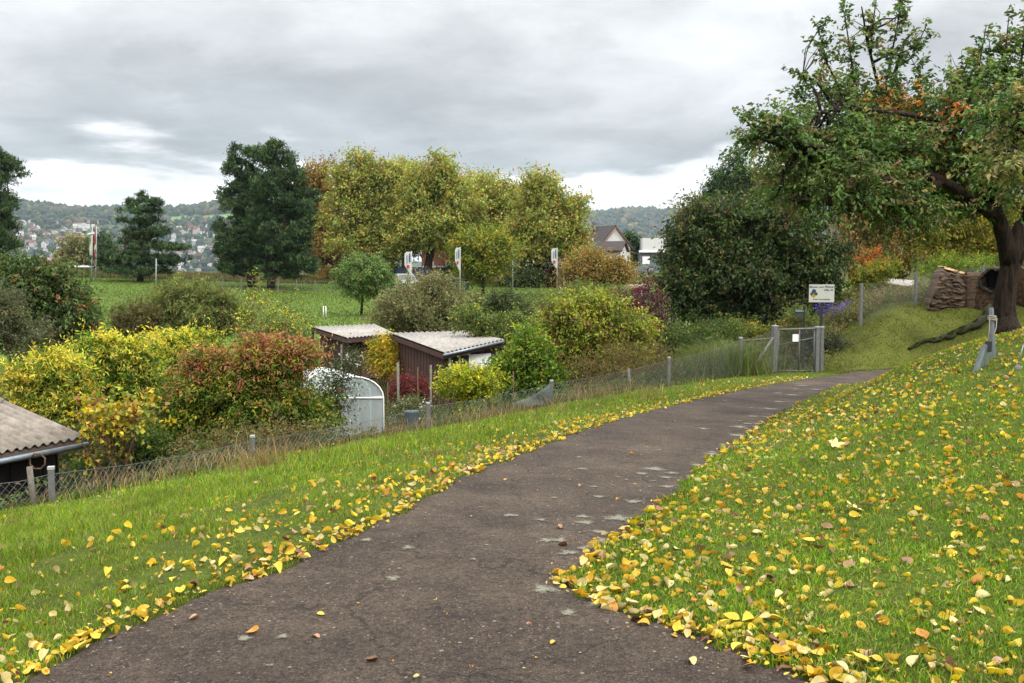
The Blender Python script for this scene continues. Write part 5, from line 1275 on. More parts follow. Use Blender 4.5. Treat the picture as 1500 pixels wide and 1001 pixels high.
    mb.tube([(c[0], c[1], z0), (c[0], c[1], z0 + .04), (c[0], c[1], z0 + .34), (c[0], c[1], z0 + .36)], [.10, .11, .14, .15], 14)
    o = mb.build('tub', plain('blue_grey_plastic', S(84, 104, 110, .6), .5, .15, 5)); tag(o, 'blue grey plastic tub behind the fence right of the greenhouse', 'tub')
build_fences()

# ------------------------------------------------------------------ sign
def text_mesh(body, size, loc, mat, name, parent, align='CENTER', shear=0.0):
    cu = bpy.data.curves.new(name, 'FONT'); cu.body = body; cu.size = size; cu.align_x = align; cu.extrude = .0015; cu.shear = shear; cu.offset = .0006
    o = bpy.data.objects.new(name, cu); COL.objects.link(o)
    bpy.context.view_layer.update(); dg = bpy.context.evaluated_depsgraph_get()
    me = bpy.data.meshes.new_from_object(o.evaluated_get(dg)); bpy.data.objects.remove(o, do_unlink=True)
    me.materials.clear(); me.materials.append(mat)
    o = bpy.data.objects.new(name, me); COL.objects.link(o); o.parent = parent
    o.rotation_euler = (math.pi / 2, 0, 0); o.location = Vector(loc) - wpos(parent)
    return o
def sign():
    d = 28.6; c = P(1203.5, 430, d); k = d / F; w, h = 37 * k, 26 * k
    gz = h1(c[0], d)
    root = empty('garden_sign', (c[0], d, gz), 'white rectangular sign with dark lettering on a dark post behind the gate', 'sign')
    mb = MB(); mb.box((c[0], d, c[2]), (w, .02, h)); mb.build('sign_panel', plain('sign_white', S(206, 208, 196, .62), .6, .06, 3), root)
    mb = MB(); mb.box((c[0] + .02, d + .035, (c[2] + gz) / 2 - .1), (.055, .045, c[2] - gz + .3)); mb.build('post', M_DARKMETAL, root)
    ink = plain('sign_ink', (.015, .015, .03), .6, .1, 3); y = d - .0125
    text_mesh('Blumen zum Pflücken', .083, (c[0], y, c[2] + h * .31), ink, 'lettering', root, shear=.15)
    text_mesh('Offen für', .075, (c[0] + w * .27, y, c[2] + h * .14), ink, 'lettering', root, shear=.15)
    text_mesh('Areal  Krummacker', .062, (c[0] + .0, y, c[2] - h * .37), ink, 'lettering', root, shear=.15)
    for name, col, dx, dz, r in (('blue_flower', S(40, 74, 120), -.31, .12, .055), ('yellow_flower', S(190, 160, 60), -.32, -.14, .05), ('green_leaf', S(70, 84, 40), -.39, -.03, .045), ('green_leaf', S(66, 70, 50), -.23, -.03, .045)):
        mb = MB(); n = 10; pts = [(c[0] + dx * w, y, c[2] + dz * h)] + [(c[0] + dx * w + r * (1 + .3 * (q % 2)) * math.cos(2 * math.pi * q / n), y - .0005, c[2] + dz * h + r * (1 + .3 * (q % 2)) * math.sin(2 * math.pi * q / n)) for q in range(n)]
        mb.poly(pts, [(0, 1 + (q + 1) % n, 1 + q) for q in range(n)]); mb.build(name, plain(name, col, .6, .1, 3), root)
    # dark letter box on its own post
    p = P(1178, 448, 28.2); g = h1(p[0], 28.2); root = empty('letter_box', (p[0], 28.2, g), 'small dark box on a post left of the white sign', 'letter box')
    mb = MB(); mb.box((p[0], 28.2, (p[2] + g) / 2), (.05, .05, p[2] - g)); mb.build('post', M_DARKMETAL, root)
    mb = MB(); mb.box((p[0] - .14, 28.2, P(0, 461, 28.2)[2]), (.2, .16, .16)); mb.poly([(p[0] - .26, 28.1, P(0, 457, 28.2)[2]), (p[0] - .02, 28.1, P(0, 457, 28.2)[2]), (p[0] - .02, 28.2, P(0, 454, 28.2)[2]), (p[0] - .26, 28.2, P(0, 454, 28.2)[2]), (p[0] - .02, 28.3, P(0, 457, 28.2)[2]), (p[0] - .26, 28.3, P(0, 457, 28.2)[2])], [(0, 1, 2, 3), (3, 2, 4, 5), (0, 3, 5), (1, 4, 2), (0, 5, 4, 1)])
    mb.build('box', plain('dark_green_box', (.03, .045, .04), .5, .2, 4), root)
sign()

# ------------------------------------------------------------------ logs, roots, metal pieces
def logs():
    m, nt, b = new_mat('old_log_bark'); N = nt.nodes; Lk = nt.links
    tc = N.new('ShaderNodeTexCoord'); mp = N.new('ShaderNodeMapping'); mp.inputs['Scale'].default_value = (1.2, 9, 9); Lk.new(tc.outputs['Object'], mp.inputs[0])
    n = N.new('ShaderNodeTexNoise'); n.inputs['Scale'].default_value = 1.6; n.inputs['Detail'].default_value = 9; n.inputs['Roughness'].default_value = .7; Lk.new(mp.outputs[0], n.inputs['Vector'])
    r = N.new('ShaderNodeValToRGB'); Lk.new(n.outputs[0], r.inputs[0]); cr = r.color_ramp
    cr.elements[0].position = .36; cr.elements[0].color = S(22, 18, 14, .5) + (1,); cr.elements[1].position = .68; cr.elements[1].color = S(136, 106, 78, .6) + (1,)
    Lk.new(r.outputs[0], b.inputs['Base Color']); b.inputs['Roughness'].default_value = .9
    bp = N.new('ShaderNodeBump'); bp.inputs['Strength'].default_value = 1; bp.inputs['Distance'].default_value = .06; Lk.new(n.outputs[0], bp.inputs['Height']); Lk.new(bp.outputs[0], b.inputs['Normal'])
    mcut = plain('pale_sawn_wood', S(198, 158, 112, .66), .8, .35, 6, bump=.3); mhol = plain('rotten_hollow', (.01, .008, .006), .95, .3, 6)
    d = 31.2
    # big split log: leaning profile extruded along the view direction with furrowed side
    root_c = P(1395, 462, d); gz = h1(root_c[0], d)
    root = empty('sawn_log', (root_c[0], d, gz), 'huge split and furrowed sawn tree trunk section with pale top face', 'log')
    out = [(1357, 461), (1361, 448), (1368, 430), (1374, 412), (1379, 398), (1383, 392), (1398, 396), (1412, 400), (1418, 402), (1417, 420), (1413, 440), (1412, 456)]
    rings = []; NS = 9
    for j in range(NS):
        t = j / (NS - 1); row = []
        for i, (px, py) in enumerate(out):
            p = P(px + 14 * t, py - 3 * t + (5 * math.sin(math.pi * t) if py < 405 else 0) * 0, d - .35 + 1.3 * t)
            if py > 455: p[2] = h1(p[0], p[1]) - .08
            row.append(p)
        rings.append(row)
    mb = MB(); nO = len(out)
    # subdivide front face as a grid between left edge and right edge with ridges
    V = []; R_, C_ = 70, 18
    lft = [(1357, 462), (1361, 448), (1368, 430), (1374, 412), (1379, 398), (1383, 392.5)]; rgt = [(1412, 458), (1413, 448), (1414, 436), (1415.5, 422), (1417, 410), (1418, 402.5)]
    def lerp(pl, t): x = t * (len(pl) - 1); i = min(int(x), len(pl) - 2); f = x - i; return pl[i][0] * (1 - f) + pl[i + 1][0] * f, pl[i][1] * (1 - f) + pl[i + 1][1] * f
    for i in range(R_ + 1):
        t = i / R_; a = lerp(lft, t); b_ = lerp(rgt, t)
        for j in range(C_ + 1):
            s = j / C_; px = a[0] * (1 - s) + b_[0] * s; py = a[1] * (1 - s) + b_[1] * s
            w_ = t + .035 * math.sin(s * 4.2 + 1) + .012 * math.sin(s * 17)
            rid = float(.26 * (vnoise(np.array([s * .22]), np.array([w_]), .045, 92)[0] - .5) + .13 * (vnoise(np.array([s * .3]), np.array([w_]), .021, 94)[0] - .5) + .12 * (vnoise(np.array([s]), np.array([w_]), .16, 91)[0] - .5)) + RNG.normal() * .008
            bulge = -.32 * math.sin(math.pi * min(1, t * 1.02)) * (1 - .3 * s)
            dd = d - .1 + bulge + rid * .6 + .35 * s
            V.append(P(px, py, dd) + np.array([-.4 * 0, 0, 0]))
    nf = len(V)
    back = [p + np.array([.3, 1.25, -.12 + .1]) for p in V]
    F_ = [(i * (C_ + 1) + j, i * (C_ + 1) + j + 1, (i + 1) * (C_ + 1) + j + 1, (i + 1) * (C_ + 1) + j) for i in range(R_) for j in range(C_)]
    for i in range(R_):
        F_ += [((i + 1) * (C_ + 1), nf + (i + 1) * (C_ + 1), nf + i * (C_ + 1), i * (C_ + 1)), (i * (C_ + 1) + C_, nf + i * (C_ + 1) + C_, nf + (i + 1) * (C_ + 1) + C_, (i + 1) * (C_ + 1) + C_)]
    F_ += [(nf + f[3], nf + f[2], nf + f[1], nf + f[0]) for f in F_[:R_ * C_]]
    F_ += [(j + 1, j, nf + j, nf + j + 1) for j in range(C_)]
    mb.poly(V + back, F_, 0, False)
    mb.build('bark_side', m, root)
    mb = MB(); e = R_ * (C_ + 1); VV = []
    for j in range(C_ + 1): VV += [V[e + j] + np.array([0, -.03, .03 + .02 * math.sin(j * 2.1)]), V[e + j] + np.array([.3, 1.22, .05 + .03 * math.sin(j * 1.3)]), V[e - 3 * (C_ + 1) + j] + np.array([0, -.04, 0]), ]
    mb.poly(VV, [(j * 3, (j + 1) * 3, (j + 1) * 3 + 1, j * 3 + 1) for j in range(C_)], 0)
    mb.poly(VV, [(j * 3 + 2, (j + 1) * 3 + 2, (j + 1) * 3, j * 3) for j in range(C_ - 3)], 0)
    mb.build('cut_face', mcut, root)
    # knobbly log sections beside it
    def log(name, label, a, b2, r0, r1, hollow=False, dd=0):
        a = np.array(a); b2 = np.array(b2); mid = (a + b2) / 2; root = empty(name, (mid[0], mid[1], h1(mid[0], mid[1])), label, 'log', 'logs on the bank')
        mb = MB(); n = 28; ax = b2 - a; L = np.linalg.norm(ax); ax /= L; s = np.cross(ax, [0, 0, 1]); s /= np.linalg.norm(s); u = np.cross(s, ax); V = []; K = 8
        ph = RNG.uniform(0, 6)
        for k in range(K):
            t = k / (K - 1); r = r0 + (r1 - r0) * t
            for q in range(n):
                an = 2 * math.pi * q / n; rr = r * (1 + .035 * math.sin(2 * an + ph) + .03 * math.sin(7 * an + ph) + .03 * math.sin(13 * an + t * 3) + RNG.normal() * .02)
                V.append(a + ax * L * t + (s * math.cos(an) + u * math.sin(an)) * rr)
        mb.poly(V, [(k * n + q, k * n + (q + 1) % n, (k + 1) * n + (q + 1) % n, (k + 1) * n + q) for k in range(K - 1) for q in range(n)], 0, True)
        mb.poly(V[-n:], [tuple(range(n))]); mb.build('bark', m, root)
        mb = MB(); V0 = [a - ax * .004 + (v - a) * (.98 if not hollow else .97) for v in V[:n]]
        if hollow:
            V1 = [a - ax * .02 + (v - a) * RNG.uniform(.76, .9) for v in V[:n]]; V2 = [a + ax * .7 + (v - a) * .6 for v in V[:n]]
            mb.poly(V0 + V1 + V2, [(q, (q + 1) % n, n + (q + 1) % n, n + q) for q in range(n)], 0)
            mb.poly(V0 + V1 + V2, [(n + q, n + (q + 1) % n, 2 * n + (q + 1) % n, 2 * n + q) for q in range(n)], 1)
            mb.poly(V2, [tuple(range(n))[::-1]], 1)
            mb.build('hollow_end', [plain('mossy_rim', S(74, 64, 42, .4), .9, .7, 9), mhol], root)
        else:
            mb.poly(V0, [tuple(range(n))[::-1]]); mb.build('cut_face', bark_mat('brown_sawn_end', S(40, 30, 22, .5), S(120, 92, 66, .5), (6, 6, 6)), root)
    z = h1(P(1430, 440, 30)[0], 30)
    def lp(px, py, dd): return P(px, py, dd)
    log('weathered_log', 'upright weathered stump section right against the split log', lp(1424, 402, 31.4), lp(1424, 462, 31.6), .36, .42)
    log('hollow_log', 'dark hollow log end left of the cherry trunk', lp(1454, 411, 30.8), lp(1482, 408, 33.5), .40, .40, True)
    log('weathered_log', 'dark log lying under the hollow log', lp(1440, 443, 31.0), lp(1480, 436, 33.0), .42, .4)
    log('weathered_log', 'reddish brown log visible right of the cherry trunk', lp(1493, 420, 31.5), lp(1560, 424, 33.0), .62, .5)
    # mossy root ledge on the knoll left of the cherry tree
    pts = [(1330, 513), (1352, 507), (1378, 503), (1400, 497), (1420, 490), (1436, 480), (1450, 466), (1460, 478)]
    W = []
    for i, (px, py) in enumerate(pts):
        c = hit(px, py + 3); W.append(c + np.array([0, 0, .02 + .035 * i]))
    mb = MB(); W2 = [W[i] + (W[i + 1] - W[i]) * f + np.array([RNG.normal() * .03, 0, RNG.normal() * .035]) for i in range(len(W) - 1) for f in (0, .25, .5, .75)]
    mb.tube(W2, [(.04 + .11 * i / len(W2)) * RNG.uniform(.75, 1.25) for i in range(len(W2))], 11); o = mb.build('mossy_root', plain('dark_moss_root', S(52, 54, 26, .5), .95, .6, 12, bump=.9))
    tag(o, 'thick dark mossy root running down from the cherry tree', 'root')
    c = W[3]; n = 9000; t = RNG.random(n) * (len(W) - 1.001); i = t.astype(int); f = (t - i)[:, None]; Wn = np.array(W); q = Wn[i] * (1 - f) + Wn[i + 1] * f
    rr = np.array([.05, .06, .07, .09, .10, .12, .14, .15]); r = rr[i] * (1 - f[:, 0]) + rr[i + 1] * f[:, 0]
    an = RNG.uniform(.1, 2.4, n); q = q + np.stack([np.cos(an) * r, -np.abs(np.cos(an)) * r * .6, np.sin(an) * r], 1)
    blades('root_moss', q[:, 0], q[:, 1], .035, .012, [(S(84, 92, 30), 4), (S(60, 66, 26), 3)], 1.0, 'moss and grass tufts on the thick root', 'moss', z=q[:, 2])
logs()

def metal_things():
    # upright steel post with a rope, wrapped
    b = hit(1455, 526); d = b[1]; k = d / F
    root = empty('steel_post', b, 'upright blue grey steel post tied with rope in front of the cherry trunk', 'post')
    mb = MB(); b2 = P(1455, 526, d); t2 = P(1452, 451, d); w0, w1 = 5.2 * k, 3.5 * k
    V = []
    for p, w in ((b2 - [0, 0, .1], w0), (t2, w1)):
        V += [p + [-w, 0, 0], p + [-w * .2, -w * .9, 0], p + [w, 0, 0], p + [w * .2, w * .9, 0]]
    mb.poly(V, [(0, 1, 5, 4), (1, 2, 6, 5), (2, 3, 7, 6), (3, 0, 4, 7), (4, 5, 6, 7)]); mb.build('shaft', M_STEEL, root)
    mb = MB(); c = P(1453, 466, d); 
    for i in range(3):
        zz = c[2] + .02 * i - .02
        mb.tube([(c[0] + w0 * 1.05 * math.cos(a), c[1] + w0 * 1.05 * math.sin(a), zz + .006 * math.sin(a * 2)) for a in np.linspace(0, 6.3, 14)], .007, 5, cap=False)
    mb.tube([c + [-w0, -.03, 0], P(1449, 485, d), P(1446, 505, d - .05)], .006, 5); mb.tube([c + [w0, -.03, 0], P(1459, 480, d - .03), P(1456, 490, d - .1)], .006, 5)
    mb.build('rope', plain('pale_rope', S(190, 180, 160, .6), .9, .2, 30), root)
    b = hit(1436, 545); d = b[1]; k = d / F
    root = empty('steel_plate', b, 'slanted folded grey metal plate standing in the grass before the steel post', 'metal plate')
    mb = MB(); A = P(1423, 548, d); Bp = P(1433, 546, d + .05); C = P(1446, 542, d + .3); T1 = P(1438, 504, d + .1); T2 = P(1445, 505, d + .15); T3 = P(1450, 512, d + .35)
    V = [A, Bp, T2, T1, C, T3]; V2 = [p + np.array([.01, .02, 0]) for p in V]
    mb.poly([*V, *V2], [(0, 1, 2, 3), (1, 4, 5, 2), (9, 8, 7, 6), (8, 11, 10, 7), (0, 3, 9, 6), (3, 2, 8, 9), (2, 5, 11, 8), (5, 4, 10, 11), (6, 7, 1, 0), (7, 10, 4, 1)]); mb.build('plate', M_STEEL, root)
    mb = MB(); q = P(1448, 508, d + .25); mb.box(q, (.05, .05, .12)); mb.build('bracket', M_DARKMETAL, root)
    b = hit(1491, 543); d = b[1]; root = empty('ground_anchor', b, 'small grey ground anchor with a taut wire at the right edge', 'anchor')
    mb = MB(); c = P(1491, 541, d); mb.tube([c - [0, 0, .06], c + [0, 0, .01], c + [0, 0, .05]], [.05, .045, .015], 8); mb.build('stone', M_CONC, root)
    mb = MB(); mb.tube([c + [0, 0, .04], P(1499, 505, d)], .006, 5); mb.build('wire', M_STEEL, root)
metal_things()

# ------------------------------------------------------------------ flags and banners
def flags():
    mpole = plain('flag_pole_paint', S(190, 196, 200, .62), .5, .1, 4); red = plain('red_flag_cloth', S(190, 66, 56, .62), .7, .15, 3); whi = plain('white_flag_cloth', S(220, 222, 216, .62), .7, .08, 3); yel = plain('yellow_flag_cloth', S(214, 206, 130, .62), .7, .1, 3)
    mb_blue = plain('banner_blue', S(40, 62, 130, .6), .6, .1, 3); mb_red = plain('banner_red', S(206, 70, 60, .62), .6, .1, 3); mgr = plain('banner_grey', S(120, 140, 170, .6), .6, .1, 3)
    def cloth(mb, px0, px1, pt, pb, d, mi=0, n=10, wob=.08):
        V = []
        for i in range(n + 1):
            t = i / n; py = pt + (pb - pt) * t
            for j in range(4): s = j / 3; p = P(px0 + (px1 - px0) * s, py + (2 if j == 0 and i == n else 0), d); V.append(p + np.array([0, wob * math.sin(6 * t + 3 * s), 0]))
        for V_, in [(V,)]:
            B_ = [p + np.array([0, .02, 0]) for p in V]; m = len(V)
            mb.poly(V + B_, [(i * 4 + j, (i + 1) * 4 + j, (i + 1) * 4 + j + 1, i * 4 + j + 1) for i in range(n) for j in range(3)] + [(m + i * 4 + j + 1, m + (i + 1) * 4 + j + 1, m + (i + 1) * 4 + j, m + i * 4 + j) for i in range(n) for j in range(3)], mi, True)
    d = 98
    for px, top, lab, red_ in ((135.5, 331, 'left of the two tall flag poles with limp white and yellow flag', False), (141.5, 331, 'right of the two tall flag poles with limp red flag', True)):
        x, y = px2(px, d); g = h1(x, y); t = P(px, top, d)
        root = empty('flag_pole', (x, y, g), lab, 'flag pole', 'tall flags left of the solitary pine')
        mb = MB(); mb.tube([(x, y, g - .2), t], [.07, .045], 8); mb.build('pole', mpole, root)
        mb = MB()
        if red_:
            cloth(mb, 138.3, 141.5, 338, 384, d, 0); cloth(mb, 138.6, 141.2, 356, 367, d - .06, 1, wob=.08); mb.build('flag', [red, whi], root)
        else:
            cloth(mb, 131.2, 132.6, 345, 373, d, 1); cloth(mb, 132.6, 135.4, 343, 374, d, 0); cloth(mb, 128, 139, 341, 345, d, 0); mb.build('flag', [whi, yel], root)
    for px, top, bot, wdt, d, lab in ((603, 369, 402, 10, 78, 'white banner flag on a pole, leftmost by the parked cars'), (674, 363, 396, 7, 80, 'white banner flag in front of the brick house'), (751, 361, 374, 9, 86, 'white banner flag half hidden by the yellow green tree'), (816, 364, 394, 8, 84, 'white banner flag right of the slim grey trunk')):
        x, y = px2(px, d); g = h1(x, y); t = P(px, top - 1, d)
        root = empty('banner_flag', (x, y, g), lab, 'banner flag', 'white banner flags along the meadow edge')
        mb = MB(); mb.tube([(x, y, g - .2), t], [.05, .035], 8); mb.build('pole', mpole, root)
        V = []; n = 10
        for i in range(n + 1):
            t_ = i / n; wv = wdt * (1 if t_ < .6 else 1 - (t_ - .6) / .4 * .75)
            if i == 0: wv *= .75
            for j in range(4):
                p = P(px - .3 - wv * j / 3, top + (bot - top) * t_ + 0, d); V.append(p + np.array([0, .05 * math.sin(4 * t_ + j), 0]))
        mb = MB(); B_ = [p + np.array([0, .02, 0]) for p in V]; m = len(V)
        mb.poly(V + B_, [(i * 4 + j, i * 4 + j + 1, (i + 1) * 4 + j + 1, (i + 1) * 4 + j) for i in range(n) for j in range(3)] + [(m + i * 4 + j, m + (i + 1) * 4 + j, m + (i + 1) * 4 + j + 1, m + i * 4 + j + 1) for i in range(n) for j in range(3)], 0, True)
        mb.build('banner', whi, root)
        hh = bot - top; k = d / F
        for nm, mt, ux, uy, sx, sy in (('blue_stripe', mb_blue, .27, .27, .16, .38), ('grey_lettering', mgr, .66, .33, .14, .36), ('red_emblem', mb_red, .5, .66, .42, .14)):
            c = P(px - wdt * ux, top + hh * uy, d); mb = MB(); mb.box((c[0], c[1] - .085, c[2]), (wdt * sx * k, .01, hh * sy * k)); mb.build(nm, mt, root)
    # slim lamp or mast right of the pine
    x, y = px2(229, 90); g = h1(x, y); mb = MB(); mb.tube([(x, y, g - .2), P(229, 379, 90)], [.05, .04], 8); tag(mb.build('grey_mast', mpole), 'plain grey mast right of the solitary pine', 'mast')
flags()

# ------------------------------------------------------------------ buildings
M_BRICK, _nt, _b = new_mat('red_brick')
_tc = _nt.nodes.new('ShaderNodeTexCoord'); _br = _nt.nodes.new('ShaderNodeTexBrick'); _mp = _nt.nodes.new('ShaderNodeMapping'); _mp.inputs['Rotation'].default_value = (math.pi / 2, 0, 0)
_nt.links.new(_tc.outputs['Object'], _mp.inputs[0]); _nt.links.new(_mp.outputs[0], _br.inputs['Vector'])
_br.inputs['Color1'].default_value = S(172, 98, 80, .6) + (1,); _br.inputs['Color2'].default_value = S(150, 80, 66, .6) + (1,); _br.inputs['Mortar'].default_value = S(150, 130, 120, .6) + (1,); _br.inputs['Scale'].default_value = 4
_nt.links.new(_br.outputs[0], _b.inputs['Base Color'])
M_PLASTER = plain('white_plaster', S(232, 232, 228, .62), .8, .05, 2); M_BEIGE = plain('beige_plaster', S(200, 186, 158, .6), .85, .1, 2); M_TILE = plain('brown_roof_tiles', S(84, 76, 76, .45), .85, .25, 8); M_GREYR = plain('grey_roof', S(112, 112, 118, .6), .8, .15, 4); M_REDTR = plain('red_brown_trim', S(150, 100, 84, .6), .8, .2, 4)
def gable_house(name, label, c, w, dep, eave, ridge, rz, wall, roof, wins, group=None, over=.3, ridge_x=False):
    """c = base centre; gable ends face local -Y/+Y; ridge runs along local Y"""
    root = empty(name, c, label, 'house', group); R = Matrix.Rotation(rz, 3, 'Z'); C0 = Vector([float(v) for v in c])
    T = lambda x, y, z: C0 + R @ Vector((x, y, z))
    h, dd = w / 2, dep / 2
    mb = MB(); V = [T(-h, -dd, -1), T(h, -dd, -1), T(h, -dd, eave), T(0, -dd, ridge), T(-h, -dd, eave), T(-h, dd, -1), T(h, dd, -1), T(h, dd, eave), T(0, dd, ridge), T(-h, dd, eave)]
    mb.poly(V, [(0, 1, 2, 3, 4), (9, 8, 7, 6, 5), (1, 6, 7, 2), (0, 4, 9, 5)]); mb.build('wall', wall, root)
    mb = MB(); sl = (ridge - eave) / h; ox = h + over
    for s in (-1, 1):
        a = [T(0, -dd - over, ridge + .03), T(s * ox, -dd - over, ridge - sl * ox + .03), T(s * ox, dd + over, ridge - sl * ox + .03), T(0, dd + over, ridge + .03)]
        b = [p + Vector((0, 0, .18)) for p in a]
        mb.poly(a + b, [(0, 1, 2, 3), (7, 6, 5, 4), (0, 4, 5, 1), (1, 5, 6, 2), (2, 6, 7, 3), (3, 7, 4, 0)])
    rf = mb.build('roof', roof, root)
    for (x, y, z, sx, sz, side) in wins:
        mb = MB()
        if side == 'f': p = T(x, -dd - .02, z); mb.box(p, (sx, .08, sz), rz)
        else:
            s = 1 if side == 'r' else -1; p = T(s * (h + .02), y, z); mb.box(p, (.08, sx, sz), rz)
        wo = mb.build('window', M_GLASS, root)
        mb = MB()
        for u_, v_, a_, b_ in ((-.5, 0, .09, 1.1), (.5, 0, .09, 1.1), (0, .5, 1.1, .09), (0, -.5, 1.1, .09)):
            if side == 'f': q = T(x + u_ * sx, -dd - .05, z + v_ * sz); mb.box(q, (sx * a_ if a_ > 1 else .12, .12, sz * b_ if b_ > 1 else .12), rz)
            else: q = T(s * (h + .05), y + u_ * sx, z + v_ * sz); mb.box(q, (.12, sx * a_ if a_ > 1 else .12, sz * b_ if b_ > 1 else .12), rz)
        f = mb.build('frame', M_WHITE, None); f.parent = wo; f.location = -wpos(root)
    return root, T, rf
def buildings():
    # white gabled house, ridge away to the left
    d = 150; x, y = px2(886, d); c = (x, d, P(0, 405, d)[2] - 1)
    e = P(0, 362, d)[2] - c[2]; r = P(0, 333, d)[2] - c[2]
    root, T, rf = gable_house('white_house', 'white gabled house with dark tiled roof behind the autumn trees', c, 5.2, 6.0, e, r, math.radians(22), M_PLASTER, M_TILE, [(0, 0, e - 1.2, .9, 1.1, 'f'), (-1.3, 0, e - 3.2, .8, 1.1, 'f'), (1.2, 0, e - 3.2, .8, 1.1, 'f'), (0, -1, e - 1.5, .9, 1.1, 'l')])
    mb = MB(); mb.box(T(-.6, 2.6, r + .2), (.5, .5, 1.1), -.6); o = mb.build('chimney', M_GREYR, None); o.parent = rf; o.location = -wpos(root)
    mb = MB(); mb.box(T(-2.5, .8, e + .6), (.9, 2.0, 1.3), math.radians(22)); mb.build('dormer', M_WHITE, root)
    mb = MB()
    for s in (-1, 1):
        a = np.array(T(0, -3.5, r - .12)); b = np.array(T(s * 3.0, -3.5, r - (r - e) / 2.6 * 3.0 - .12)); mb.tube([a, b], .08, 4)
    mb.build('verge_board', M_REDTR, root)
    # lower brown-roofed outbuilding in front
    x, y = px2(890, 125); c = (x, 125, h1(x, 125)); e = P(0, 368, 125)[2] - c[2]; r = P(0, 356, 125)[2] - c[2]
    gable_house('brown_roofed_house', 'low brown roofed building in front of the white gabled house', c, 3.6, 4, e, r, math.radians(70), M_PLASTER, M_TILE, [(0, 0, 1.5, 1, 1.1, 'f')])
    # flat white building
    x, y = px2(953, 165); z = P(0, 395, 165)[2]; root = empty('flat_white_building', (x, 165, z), 'flat roofed white building with grey carport right of the round green tree', 'building')
    zt = P(0, 349, 165)[2]; zm = P(0, 368, 165)[2]
    mb = MB(); mb.box((x + .6, 168, (zt + zm) / 2), (4.0, 6, zt - zm)); mb.build('wall', M_PLASTER, root)
    mb = MB(); mb.box((x + .4, 168, zm - .9), (4.4, 5.4, 1.8)); mb.build('carport', M_GREYR, root)
    mb = MB(); mb.box((x + .4, 165.1, zm - .05), (4.8, .4, .35)); mb.build('canopy_edge', M_WHITE, root)
    mb = MB(); mb.box((x - .8, 165.2, zm - 1.5), (1.2, .1, 1.2)); mb.build('door', M_WHITE, root)
    # brick house
    d = 125; x, y = px2(660, d); g = h1(x, y) - .3; root = empty('brick_house', (x, d, g), 'red brick house with white bands hidden behind the plane trees', 'house')
    k = d / F; z = lambda py: P(0, py, d)[2]
    mb = MB(); mb.box((x, d + 4, (z(352) + g) / 2), (84 * k, 8, z(352) - g)); mb.build('wall', M_BRICK, root)
    mb = MB(); mb.box((x, d - .05, z(391)), (80 * k, .12, .2)); mb.box((x, d - .05, z(403)), (80 * k, .12, .15)); mb.build('band', M_WHITE, root)
    mb = MB(); mb.poly([(x - 46 * k, d - .6, z(352)), (x + 46 * k, d - .6, z(352)), (x + 46 * k, d + 8.6, z(352)), (x - 46 * k, d + 8.6, z(352)), (x - 36 * k, d + 4, z(332)), (x + 36 * k, d + 4, z(332))], [(0, 1, 5, 4), (1, 2, 5), (2, 3, 4, 5), (3, 0, 4), (3, 2, 1, 0)]); mb.build('roof', M_TILE, root)
    for px in (632, 656, 662, 668, 690):
        mb = MB(); q = P(px, 387, d); mb.box((q[0], d - .03, q[2]), (.32, .08, .55)); w = mb.build('window', M_GLASS, root)
        mb = MB(); 
        for s in (-1, 1): mb.box((q[0] + s * .22, d - .06, q[2]), (.1, .1, .6))
        f = mb.build('frame', M_WHITE, None); f.parent = w; f.location = -wpos(root)
    mb = MB(); q = P(688, 402, d); mb.box((q[0], d - 1, q[2]), (3.4, 2, .22)); mb.build('porch_roof', M_WHITE, root)
    mb = MB(); q = P(684, 410, d); mb.box((q[0], d - .05, q[2]), (.8, .1, 1.5)); mb.build('door', M_DARKMETAL, root)
    # beige house with grey roof
    d = 130; x, y = px2(780, d); g = h1(x, y); c = (x, d, g); e = P(0, 395, d)[2] - g; r = P(0, 372, d)[2] - g
    gable_house('beige_house', 'beige house with mauve grey roof behind the slim grey trunk', c, 5.5, 8, e, r, math.radians(85), M_BEIGE, M_GREYR, [(0, -2, .9, 1, .9, 'l'), (0, 1, .9, 1, .9, 'l'), (0, -2, .9, 1, .9, 'r'), (0, 1.5, .9, 1, .9, 'r')])
    # brown barn
    d = 96; x, y = px2(830, d); g = h1(x, y); root = empty('brown_barn', (x, d, g), 'brown boarded barn wall with a pale corner post behind the rightmost banner', 'barn')
    mb = MB(); zt = P(0, 388, d)[2]; board_wall(mb, (x - .9, d), (x + 1.0, d), g - .2, zt, zt - .1, bw=.2); board_wall(mb, (x + 1.0, d), (x + 1.6, d + 3), g - .2, zt - .1, zt, bw=.2); board_wall(mb, (x + 1.6, d + 3), (x - .9, d + 3), g - .2, zt, zt, bw=.2); board_wall(mb, (x - .9, d + 3), (x - .9, d), g - .2, zt, zt, bw=.2); mb.build('wall', M_BROWNPL, root)
    mb = MB(); mb.box((x - .3, d - .08, (g + zt) / 2), (.12, .1, zt - g)); mb.build('corner_post', M_BEIGE, root)
    mb = MB(); mb.poly([(x - 1.2, d - .3, zt + .05), (x + 1.8, d - .3, zt - .05), (x + 2, d + 3.3, zt + .35), (x - 1.2, d + 3.3, zt + .4), (x - 1.2, d - .3, zt + .15), (x + 1.8, d - .3, zt + .05), (x + 2, d + 3.3, zt + .45), (x - 1.2, d + 3.3, zt + .5)], [(3, 2, 1, 0), (4, 5, 6, 7), (0, 1, 5, 4), (1, 2, 6, 5), (2, 3, 7, 6), (3, 0, 4, 7)]); mb.build('roof', M_GREYR, root)
    # low building behind the left meadow edge
    d = 122; x, y = px2(118, d); g = h1(x, y) ; root = empty('low_building', (x, d, g), 'low pale building with flat roof left of the tall flags', 'building')
    zt = P(0, 391, d)[2]
